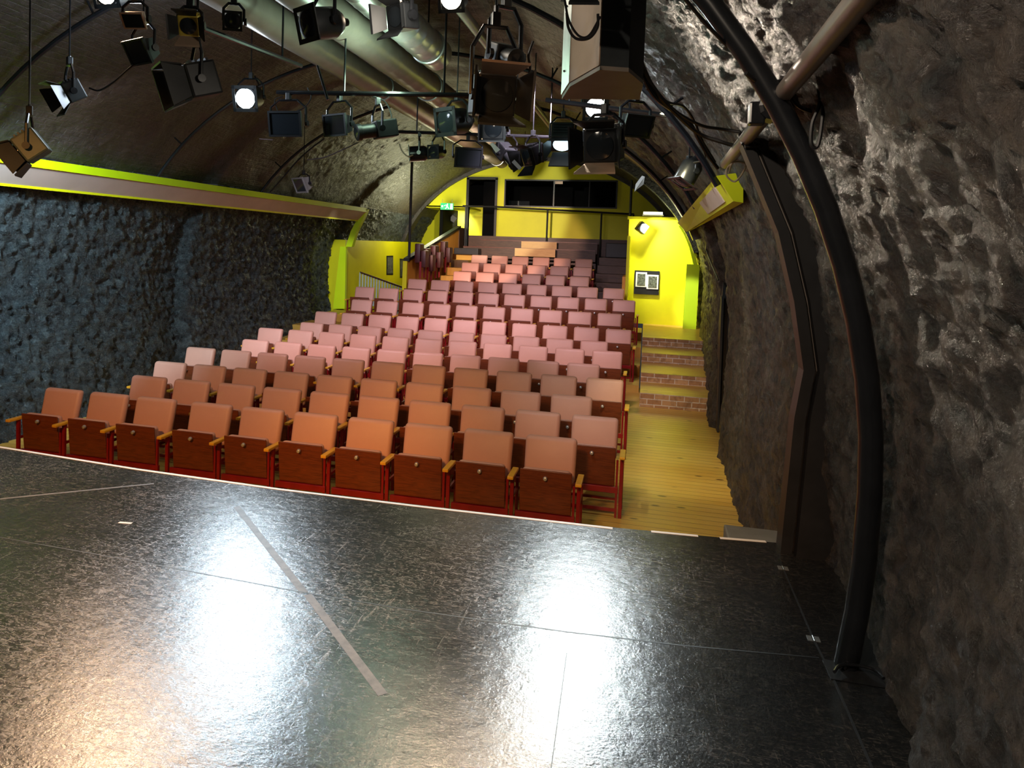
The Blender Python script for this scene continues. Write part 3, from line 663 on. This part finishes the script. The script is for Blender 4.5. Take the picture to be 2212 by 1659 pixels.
# ------------------------------------------------------------------ black wall frame, far black frame, ribs
fi = [(.72,-1.5),(.75,-.81),(.78,-.57),(.72,-.23),(.63,.11),(.53,.34),(.43,.57)]
def frame_band(t, name, o0, o1, y0, y1, m, parent):
    mb = MB()
    for (x0,z0),(x1,z1) in zip(fi, fi[1:]):
        mb.hexa([(x0+o0,y0,z0),(x0+o1,y0,z0),(x1+o1,y0,z1),(x1+o0,y0,z1)],[(x0+o0,y1,z0),(x0+o1,y1,z0),(x1+o1,y1,z1),(x1+o0,y1,z1)])
    return mb.make(name, m, parent)
t = struct(frame_band(None,'trim_1',0,.052,3.93,4.06,'black',None),'black timber frame following the wall at the stage edge')
frame_band(None,'groove_strip',.052,.068,3.965,4.06,'greypipe',t)
frame_band(None,'outer_board',.068,.26,3.90,4.06,'black',t)
mb = MB(); P = [(1.06,-2.45),(1.03,-1.6),(1.02,-.99),(1.04,-.41)]
for (x0,z0),(x1,z1) in zip(P,P[1:]): mb.hexa([(x0,10.62,z0),(1.5,10.62,z0),(1.5,10.62,z1),(x1,10.62,z1)],[(x0,10.8,z0),(1.5,10.8,z0),(1.5,10.8,z1),(x1,10.8,z1)])
struct(mb.make('trim_2','black'),'tall black recess frame in the wall beside the aisle')
struct(MB().hexa([(1.035,10.45,-2.44),(1.06,10.45,-2.44),(1.06,10.62,-2.44),(1.035,10.62,-2.44)],[(1.01,10.45,-.6),(1.04,10.45,-.6),(1.04,10.62,-.6),(1.01,10.62,-.6)]).make('trim_3','black'))
def rib(name, y0, y1, inset, u0, u1, m, dx=.25):
    mb = MB(); us = lin(u0,u1,.02)
    for a,b in zip(us,us[1:]):
        def q(u,y,i): p,_ = prof(u,y,i); return tuple(p)
        mb.hexa([q(a,y0,inset),q(a,y0,-dx),q(b,y0,-dx),q(b,y0,inset)],[q(a,y1,inset),q(a,y1,-dx),q(b,y1,-dx),q(b,y1,inset)])
    return struct(mb.make(name, m, smooth=False))
rib('trim_rib', 13.2,13.6,.13,.10,.30,'greypipe')
rib('trim_rib', 16.55,16.95,.22,.08,.40,'rock_left')
rib('trim_rib', 21.9,22.3,.10,.06,.98,'vault')

# ------------------------------------------------------------------ bent scaffold poles, pipe, ducts, bars
def arch_pts(y, a, b, u0, u1, z0=None):
    pts = [(XC+a*math.cos(u*PI), y, ZC+b*math.sin(u*PI)) for u in lin(u0,u1,.02)]
    return pts
t = thing('bent_pole','thick black bent pole rising from the stage along the near wall','pole',(.78,2.91,-1.5))
pts = [(.775,2.91,-1.5),(.80,2.91,-1.3),(.815,2.91,-1.1)]+arch_pts(2.91,4.02,3.3,0,1)
MB().tube(pts,.041,14).make('tube','blackgloss',t,True,None).location = (-.78,-2.91,1.5)
o = MB().tube(spline([(0.71,2.80,-1.47),(0.74,2.85,-1.47),(0.80,2.87,-1.47),(0.85,2.86,-1.47),(0.87,2.81,-1.47)]),.006,8).make('foot_bracket','blackgloss',t); o.location = (-.78,-2.91,1.5)
for y,lab in ((5.95,'thin black bent pole crossing the vault above the front rows'),(9.05,'thin black bent pole running down to the lime trough, the one with the cable stub'),(12.0,'black bent pole deeper in the vault carrying a small floodlight')):
    t = thing('bent_pole',lab,'pole',(0,y,0)); k = aw(y)-.13
    MB().tube([(p[0],0,p[2]) for p in arch_pts(y,k,3.3,.135,.84)],.026,8).make('tube','blackgloss',t,True)
    for u in (.2,.34,.66,.78):
        p = Vector((XC+k*math.cos(u*PI),0,ZC+3.3*math.sin(u*PI))); n = Vector((p.x-XC,0,(p.z-ZC)*1.2)).normalized()
        MB().tube([p,p+n*.16],.012,6).make('bracket','blackgloss',t)
t = thing('scaffold_pipe','grey brown pipe running along the wall through the tied cables','pipe',(0,0,0))
MB().tube([(0.46,1.45,0.61),(0.46,4.92,0.56)],.034,14).make('tube','greypipe',t,True)
c = (0.46,3.14,0.58)
MB().lathe([(.045,-.05),(.058,-.045),(.058,.045),(.045,.05)],12,Matrix.Translation(c)@Matrix.Rotation(PI/2,4,'X')).make('clamp','blackgloss',t)
MB().box((c[0]-.09,c[1]-.03,c[2]-.07),(c[0]-.03,c[1]+.03,c[2]+.02),bev=.008).make('clamp','blackgloss',t)
def duct(x,z,r,y0,y1,m,label,step=.15,rg=1.03):
    pr_ = []; y = y0; 
    while y < y1:
        pr_ += [(r,y),(r,y+step*.8),(r*rg,y+step*.86),(r*rg,y+step*.94)]; y += step
    pr_.append((r,y1))
    mx = Matrix.Translation((x,0,z))@Matrix.Rotation(-PI/2,4,'X')
    t = thing('air_duct',label,'duct',(0,0,0))
    MB().lathe(pr_,28,mx).make('pipe_body',m,t,True)
    for yy in (y0+.9, (y0+y1)/2, y1-.25):
        MB().lathe([(r*1.05,yy-.02),(r*1.09,yy-.015),(r*1.09,yy+.015),(r*1.05,yy+.02)],28,mx).make('joint_band','steel',t,True)
        MB().tube([(x,yy,z+r),(x,yy,2.62)],.008,6).make('hanger','blackgloss',t)
    return t
duct(-3.44,2.0,.163,1.2,17,'greypipe','brown grey air duct, the one nearest the stone wall side',.9,1.01)
duct(-2.80,2.0,.177,1.2,17,'greypipe','brown grey spiral air duct, middle one of three',.32,1.006)
duct(-2.25,2.0,.168,1.2,7.5,'steel','bright silver spiral air duct with an open end',.22,1.015)
tag(MB().tube([(-1.75,1.5,2.15),(-1.75,17,2.15)],.05,10).make('ceiling_pipe','greypipe',None,True),'thin pipe running along the vault beside the silver duct','pipe')
def bar(p, q, r, label, drops=()):
    t = thing('lighting_bar',label,'lighting bar',(0,0,0)); p = Vector(p); q = Vector(q)
    MB().tube([p,q],r,8).make('tube','blackgloss',t,True)
    for k in drops:
        c = p.lerp(q,k); MB().tube([c,(c.x,c.y,2.45)],.010,6).make('drop_rod','blackgloss',t)
    return t
BZ1 = (-3.32,6.30,1.36)[2]
bar((-3.42,6.30,1.36), (-1.16,6.30,1.29), .022, 'black lighting bar across the vault with four lamps beside the dazzling cool lamp', (.3,.72))
bar((-3.59,9.30,1.47), (-0.65,9.30,1.36), .022, 'black lighting bar deeper in the vault below the ducts', (.2,.8))
bar((-3.11,4.40,1.45), (-3.08,6.10,1.55), .020, 'thin lighting bar leading from the pale barn-door lamp towards the ducts', (.1,.8))
bar((-0.93,6.60,1.31), (0.12,6.60,1.16), .022, 'short lighting bar behind the hanging loudspeaker', (.2,.7))
bar((-2.68,5.60,1.42), (-2.58,5.60,1.14), .012, 'short white and black rod hanging below the ducts')
bar((-0.56,4.20,1.55), (-1.98,4.20,1.52), .022, 'lighting bar at the top above the silver duct', (.2,.8))

# ------------------------------------------------------------------ lamps
def lamp(kind, pos, yawd, tilt, s, label, lit=None, body='lampblack', doors='lampblack', rise=None, flap=None, name=None, splay=.55):
    nm = name or {'fresnel':'barn_door_spotlight','flood':'floodlight','par':'can_spotlight','profile':'profile_spotlight'}[kind]
    t = thing(nm, label, 'stage light', pos)
    mx = Matrix.Rotation(math.radians(yawd),4,'Z')@Matrix.Rotation(math.radians(tilt),4,'X')   # beam along local -Y, tilt>0 looks down
    lensm = lit or 'lens'
    if kind == 'fresnel':
        MB().box((-.5*s,-.35*s,-.5*s),(.5*s,.55*s,.5*s),mx,.07*s).make('housing',body,t)
        mb = MB()
        for k in range(4): mb.box((-.40*s,(-.15+.16*k)*s,.5*s),(.40*s,(-.08+.16*k)*s,.58*s),mx)
        mb.make('cooling_vent',body,t)
        MB().lathe([(.40*s,-.02*s),(.40*s,.03*s),(.25*s,.07*s),(.02,.09*s)],20,mx@Matrix.Translation((0,-.35*s,0))@Matrix.Rotation(PI/2,4,'X')).make('lens',lensm,t,True)
        if doors:
            for k in range(4):
                m2 = mx@Matrix.Rotation(k*PI/2,4,'Y')
                y0 = -.37*s; L = .62*s; ca = math.cos(splay); sa = math.sin(splay)
                A = [(-.42*s,y0,.48*s),(.42*s,y0,.48*s),(.60*s,y0-L*ca,.48*s+L*sa),(-.60*s,y0-L*ca,.48*s+L*sa)]
                B = [(x,y-.012*sa,z+.012*ca) for x,y,z in A]
                MB().hexa(A,B,m2).make('barn_door',(flap if flap and k == (0 if flap == 'warmflap' else 2) else doors),t)
    elif kind == 'flood':
        A = [(-.5*s,-.2*s,-.34*s),(.5*s,-.2*s,-.34*s),(.5*s,-.2*s,.34*s),(-.5*s,-.2*s,.34*s)]
        B = [(-.42*s,.22*s,-.22*s),(.42*s,.22*s,-.22*s),(.42*s,.22*s,.26*s),(-.42*s,.22*s,.26*s)]
        MB().hexa(A,B,mx).make('housing',body,t)
        MB().box((-.53*s,-.25*s,.32*s),(.53*s,-.17*s,.38*s),mx).box((-.53*s,-.25*s,-.38*s),(.53*s,-.17*s,-.32*s),mx).box((-.53*s,-.25*s,-.34*s),(-.47*s,-.17*s,.34*s),mx).box((.47*s,-.25*s,-.34*s),(.53*s,-.17*s,.34*s),mx).make('rim',body,t)
        MB().box((-.46*s,-.215*s,-.31*s),(.46*s,-.195*s,.31*s),mx).make('lens',lensm,t)
    elif kind == 'par':
        MB().lathe([(.44*s,-.6*s),(.5*s,-.58*s),(.5*s,.35*s),(.36*s,.6*s),(.16*s,.75*s),(.12*s,.95*s)],22,mx@Matrix.Rotation(-PI/2,4,'X')).make('housing',body,t,True)
        MB().lathe([(.42*s,-.02*s),(.42*s,0),(.3*s,.03*s),(.02*s,.05*s)],20,mx@Matrix.Translation((0,-.6*s,0))@Matrix.Rotation(PI/2,4,'X')).make('lens',lensm,t,True)
        MB().box((-.55*s,-.66*s,-.55*s),(.55*s,-.62*s,-.40*s),mx).box((-.55*s,-.66*s,.40*s),(.55*s,-.62*s,.55*s),mx).box((-.55*s,-.66*s,-.55*s),(-.42*s,-.62*s,.55*s),mx).box((.42*s,-.66*s,-.55*s),(.55*s,-.62*s,.55*s),mx).make('gel_frame',body,t)
    else:
        MB().box((-.34*s,-.1*s,-.34*s),(.34*s,.75*s,.34*s),mx,.06*s).make('housing',body,t)
        MB().lathe([(.27*s,0),(.27*s,.6*s),(.32*s,.62*s),(.32*s,.78*s),(.28*s,.8*s)],20,mx@Matrix.Translation((0,-.05*s,0))@Matrix.Rotation(PI/2,4,'X')).make('lens_tube',body,t,True)
        MB().lathe([(.27*s,-.01*s),(.27*s,0),(.02*s,.03*s)],18,mx@Matrix.Translation((0,-.84*s,0))@Matrix.Rotation(PI/2,4,'X')).make('lens',lensm,t,True)
    # yoke and clamp
    wd = .58*s; h = rise if rise else .95*s
    mz = Matrix.Rotation(math.radians(yawd),4,'Z')
    MB().tube([(-wd,0,0),(-wd*.98,0,h*.55),(-wd*.5,0,h*.8),(wd*.5,0,h*.8),(wd*.98,0,h*.55),(wd,0,0)],.012,6,mz).make('yoke','blackgloss',t)
    MB().box((-.022,-.022,h*.8),(.022,.022,h*.8+.07),mz,.006).tube([(0,0,h*.8),(0,0,h+.02)],.012,6,mz).make('clamp','lampblack',t)
    if abs(pos[1]-6.35) > .12 and abs(pos[1]-9.3) > .05:
        k = 1-((pos[0]-XC)/(aw(pos[1])-.02))**2; zt = ZC+(VB-.02)*math.sqrt(max(0,k))-pos[2]
        if zt > h: MB().tube([(0,0,h),(0,0,zt)],.007,6).make('hanging_rod','blackgloss',t)
    for sg in (-1,1): MB().lathe([(.028,0),(.028,.02)],10,mz@Matrix.Translation((sg*wd,0,0))@Matrix.Rotation(PI/2,4,'Y')).make('knob','blackgloss',t)
    return t
lamp('fresnel',(-4.56,4.60,0.62),-55,38,.20,'black barn-door lamp with grey rear right over the lime trough',body='teal',rise=.3,splay=.25)
lamp('fresnel',(-4.75,5.20,1.16),-30,30,.17,'small black barn-door lamp hanging on the bent pole above the lowest one',rise=.28)
lamp('fresnel',(-3.13,4.60,1.08),-42,18,.24,'large black barn-door lamp beside the dazzling cool lamp',rise=.32,splay=.2)
lamp('fresnel',(-2.91,4.20,1.35),20,25,.13,'small pale lamp with a warm-lit open flap at the end of the thin bar',body='yellowmetal',doors='lampblack',flap='tan',rise=.14)
lamp('flood',(-3.88,5.00,1.43),-20,30,.26,'dim dark floodlight in the shadow between two barn-door lamps',rise=.25)
lamp('flood',(-3.64,4.60,1.54),10,40,.16,'small warm-lit lamp just below the top warm light',body='warmflap',rise=.15)
lamp('par',(-3.09,5.00,1.62),25,15,.13,'small round can lamp on the thin bar before the ducts',rise=.16)
lamp('par',(-4.40,7.50,1.57),8,16,.26,'dazzling cool white lamp shining at the stage, beside the large barn-door lamp',lit='lit_cool',rise=.26)
lamp('flood',(-3.30,6.30,1.07),2,12,.31,'wide black floodlight next to the dazzling cool lamp, first on the crossbar',rise=.27)
lamp('flood',(-2.83,6.40,1.07),-20,10,.27,'black floodlight in the middle of the crossbar',rise=.27)
lamp('profile',(-2.45,6.40,1.02),-50,12,.24,'black profile lamp at the ducts end of the crossbar',rise=.28)
lamp('flood',(-5.76,11.60,0.94),-35,25,.36,'small floodlight with a pale side low on the deeper bent pole',rise=.2,body='greypaint')
lamp('par',(-1.93,4.10,1.29),-30,15,.19,'round black lamp in front of the brown ducts',rise=.22)
lamp('fresnel',(-1.37,3.90,1.24),-25,10,.135,'greenish dark lamp before the silver duct',rise=.2)
lamp('par',(-1.53,5.60,1.91),0,20,.19,'bright warm lamp cut by the top of the picture above the silver duct',lit='lit_warm',rise=.2)
lamp('par',(-4.63,5.60,2.12),0,20,.24,'bright warm lamp cut by the top of the picture, over the stone wall side',lit='lit_warm',rise=.2)
lamp('fresnel',(-0.77,3.60,0.74),28,8,.20,'largest black barn-door lamp with warm-lit upper flaps, hanging beside the loudspeaker',rise=.42,flap='warmflap',splay=.35)
lamp('profile',(-0.74,3.70,0.96),40,20,.16,'black profile lamp directly above the largest barn-door lamp',body='lampblack',rise=.3)
lamp('par',(-1.91,7.20,1.23),-28,10,.26,'round black can lamp pointing at the stage below the silver duct end',rise=.26)
lamp('fresnel',(-1.33,6.30,1.01),5,8,.19,'square black lamp on the crossbar below the largest barn-door lamp',rise=.28,splay=.1)
lamp('par',(-2.96,9.30,1.17),-75,5,.20,'small can lamp with a pale rim beside the tall black pole',rise=.27,body='blackgloss')
lamp('par',(-2.70,9.30,1.19),-20,5,.17,'tiny round black can lamp, second on the deeper bar',rise=.26)
lamp('flood',(-2.30,9.30,1.13),25,15,.34,'black floodlight on the deeper bar above the yellow arch',rise=.26)
lamp('profile',(-1.72,9.00,1.12),50,38,.26,'black profile lamp with white tape in front of the yellow arch',rise=.3)
lamp('fresnel',(-1.36,8.70,1.08),-40,25,.22,'black lamp with a pale lit side in front of the arch top',rise=.28)
lamp('fresnel',(-0.93,8.00,1.17),5,55,.24,'black lamp glowing blue on its underside beside the dazzling white lamp',lit='lit_blue',rise=.28)
lamp('fresnel',(-0.31,5.00,0.69),-12,12,.23,'large black barn-door lamp with a tan lower flap below the dazzling white lamp',flap='tan',rise=.25,splay=.35)
lamp('flood',(-0.13,6.00,0.99),35,25,.24,'tilted black lamp at the arched pole side of the large tan-flap lamp',rise=.22)
lamp('par',(-0.60,8.00,1.51),8,16,.24,'dazzling white lamp below the hanging loudspeaker',lit='lit_cool',rise=.24)
lamp('fresnel',(-0.29,3.00,1.06),10,15,.10,'black lamp cut by the top of the picture in front of the loudspeaker',rise=.1)
lamp('par',(0.35,7.20,0.74),-60,60,.20,'small round dome lamp above the yellow light box',body='blackgloss',rise=.1)
tag(MB().hexa([(-0.15,8.00,0.61),(-0.14,8.00,0.69),(-0.08,8.00,0.78),(-0.05,8.00,0.77)],[(-0.15,8.01,0.61),(-0.12,8.01,0.64),(-0.06,8.01,0.69),(-0.05,8.01,0.77)]).make('gel_sheet','alu'),'small pale green-white gel sheet hanging by the dark pole','gel sheet')
# white tape on the profile lamp
tag(MB().hexa([(-1.86,8.60,1.20),(-1.82,8.60,1.21),(-1.73,8.60,1.13),(-1.78,8.60,1.09)],[(-1.86,8.62,1.20),(-1.82,8.62,1.22),(-1.74,8.62,1.13),(-1.78,8.62,1.10)]).make('tape_wrap','white'),'white tape patch on the upper end of the slanting profile lamp','tape')
tag(MB().hexa([(-1.55,8.40,0.96),(-1.52,8.40,0.99),(-1.43,8.40,0.90),(-1.46,8.40,0.87)],[(-1.55,8.42,0.96),(-1.52,8.42,0.99),(-1.43,8.42,0.90),(-1.46,8.42,0.87)]).make('tape_wrap','white'),'white tape patch on the lower end of the slanting profile lamp','tape')

# ------------------------------------------------------------------ hanging loudspeaker
ZS = .78
sp = [(-0.46,3.88,0.78),(-0.39,3.59,0.78),(-0.23,3.27,0.78),(-0.11,3.32,0.78),(-0.05,3.57,0.78),(-0.07,3.93,0.78)]
cs = sum((Vector(p) for p in sp), Vector())/6
t = thing('hanging_loudspeaker','large hanging loudspeaker with tan and silver sides and a brown base','loudspeaker',tuple(cs))
pl = [(p[0]-cs.x,p[1]-cs.y) for p in sp]
MB().prism(pl,.012,.95).make('cabinet','speakerdark',t); MB().prism([(x*1.01,y*1.01) for x,y in pl],-.006,.012).make('base_plate','speakerbase',t)
def side(i,j,name,m,off=.006):
    a = Vector((*pl[i],0)); b = Vector((*pl[j],0)); n = Vector(((b-a).y,-(b-a).x,0)).normalized()
    if n.dot((a+b)/2) < 0: n = -n
    q = [a+n*off,b+n*off,a-n*.002,b-n*.002]
    q = [Vector((p.x,p.y,.014)) for p in (a+n*.0005,b+n*.0005,b+n*off,a+n*off)]
    return MB().hexa(q,[p+Vector((0,0,.93)) for p in q]).make(name,m,t)
side(0,1,'side_rail','alu',.008); side(1,2,'side_panel','tan')
for z in (.10,.42): MB().lathe([(.006,0),(.006,.006)],8,Matrix.Translation((pl[0][0]*.5+pl[1][0]*.5-.012,pl[0][1]*.5+pl[1][1]*.5-.01,z))@Matrix.Rotation(PI/2,4,'X')).make('bolt','black',t)
for x in (-.05,.05): MB().tube([(x,0,.95),(x,0,1.75)],.008,6).make('suspension_chain','steel',t)

# ------------------------------------------------------------------ cables
def cable(pts, r, label, m='cable', name='cable', n=8):
    return tag(MB().tube(spline(pts,n),r,6).make(name,m,None,True),label,'cable')
cable([(-0.11,3.60,1.13),(-0.10,3.80,1.04),(-0.03,4.00,0.90),(0.10,4.20,0.78),(0.26,4.40,0.72),(0.39,4.50,0.71),(0.51,4.50,0.69)],.009,'black cable sagging from the loudspeaker to the end of the grey pipe, uppermost')
cable([(-0.10,3.60,1.05),(-0.08,3.80,0.97),(0.01,4.00,0.83),(0.13,4.20,0.74),(0.26,4.40,0.67),(0.39,4.40,0.62),(0.50,4.40,0.59)],.011,'black cable sagging below the uppermost one to the black wall frame')
cable([(-0.09,3.90,0.96),(-0.00,4.00,0.81),(0.11,4.30,0.78),(0.22,4.60,0.76),(0.28,4.80,0.70),(0.35,4.90,0.61),(0.42,5.00,0.54)],.011,'black cable turning down to the yellow light box')
cable([(-0.04,4.20,0.89),(0.08,4.40,0.85),(0.18,4.70,0.88),(0.26,4.90,0.82),(0.31,5.00,0.73),(0.41,5.10,0.59)],.008,'thin black cable beside the one that turns down to the light box')
cable([(0.09,2.70,0.88),(0.16,2.80,0.83),(0.24,2.90,0.78),(0.32,3.00,0.73)],.007,'thin black cable slanting to the thick bent pole at the top')
cable([(0.32,2.85,0.65),(0.37,2.90,0.63),(0.45,3.00,0.65),(0.50,3.10,0.68),(0.55,3.20,0.68),(0.58,3.20,0.66),(0.54,3.10,0.62),(0.48,3.00,0.62),(0.51,3.10,0.69)],.008,'black cable wound round the grey pipe at the bent pole')
cable([(0.47,3.00,0.63),(0.50,3.00,0.59),(0.54,3.00,0.55),(0.60,3.00,0.54),(0.60,2.95,0.60),(0.57,2.95,0.67)],.008,'black cable loop drooping under the pipe joint')
cable([(0.55,2.80,0.62),(0.57,2.80,0.54),(0.57,2.80,0.45),(0.56,2.80,0.38),(0.54,2.80,0.39),(0.54,2.80,0.46),(0.56,2.80,0.53),(0.55,2.80,0.60)],.007,'long black cable loop hanging down in front of the rough wall')
cable([(0.44,3.90,0.54),(0.43,4.00,0.60),(0.47,4.00,0.61),(0.48,3.90,0.57),(0.53,3.90,0.54),(0.50,3.90,0.53),(0.45,3.90,0.53)],.007,'black cable tied round the pipe above the wall frame')
cable([(0.49,4.60,0.55),(0.45,4.70,0.51),(0.45,4.70,0.46),(0.50,4.70,0.43),(0.54,4.60,0.50),(0.53,4.60,0.53),(0.47,4.60,0.53),(0.46,4.70,0.48)],.006,'cream cable coil above the yellow light box','creamcable')
cable([(0.88,13.03,0.42),(0.90,12.29,0.11),(0.92,11.36,-0.14),(0.93,10.14,-0.36)],.010,'black cable running down the wall to the tall recess')
cable([(-5.08,8.90,1.31),(-4.93,9.00,1.31)],.006,'short thin cable on the vault under the cool lamp')
cable([(-4.86,9.90,1.15),(-4.46,9.60,1.15),(-4.02,9.30,1.23),(-3.71,9.00,1.27)],.008,'thin cable from the deeper bent pole to the profile lamp','cable')
cable([(-6.50,11.80,0.80),(-6.21,11.70,1.04),(-5.90,11.60,1.31),(-5.62,11.50,1.50),(-5.30,11.40,1.68)],.014,'black cable tied along the deeper bent pole')
cable([(-4.55,5.20,1.19),(-4.45,5.20,1.17),(-4.23,5.10,1.21),(-4.02,5.00,1.28),(-3.96,5.00,1.32)],.008,'black cable sagging between two lamps over the stone wall side')
cable([(-3.17,9.10,1.27),(-3.13,9.10,1.18),(-3.05,9.10,1.11),(-3.01,9.20,1.14)],.010,'orange-lit cable hook beside the pale-rimmed can lamp','creamcable')
cable([(-0.34,2.90,0.91),(-0.33,2.90,0.85),(-0.30,2.90,0.81),(-0.25,2.90,0.81),(-0.22,2.90,0.85),(-0.22,2.90,0.90)],.006,'black cable loop hanging before the tan loudspeaker side')
cable([(-0.35,2.90,0.96),(-0.33,2.90,0.88),(-0.29,2.90,0.82),(-0.25,2.90,0.82),(-0.21,2.90,0.89)],.005,'thinner inner cable loop before the tan loudspeaker side')
cable([(-3.41,6.30,1.19),(-3.44,6.30,1.29),(-3.36,6.30,1.32)],.006,'thin curled cable above the first floodlight of the crossbar')
cable([(-3.22,6.30,1.18),(-3.13,6.30,1.22),(-3.07,6.30,1.31),(-3.11,6.30,1.40)],.006,'thin cable rising between the first two crossbar lamps')
cable([(-2.53,6.40,1.34),(-2.42,6.50,1.30),(-2.35,6.50,1.17),(-2.33,6.40,1.07)],.007,'thin cable hanging at the ducts end of the crossbar')
cable([(-0.58,3.60,1.00),(-0.60,3.60,0.93),(-0.59,3.60,0.86),(-0.62,3.60,0.75),(-0.66,3.60,0.70)],.007,'black cable down the side of the largest barn-door lamp')
cable([(0.36,6.00,0.93),(0.40,6.10,0.81),(0.42,6.20,0.74),(0.36,6.60,0.76)],.007,'thin cable curling down to the dome lamp')
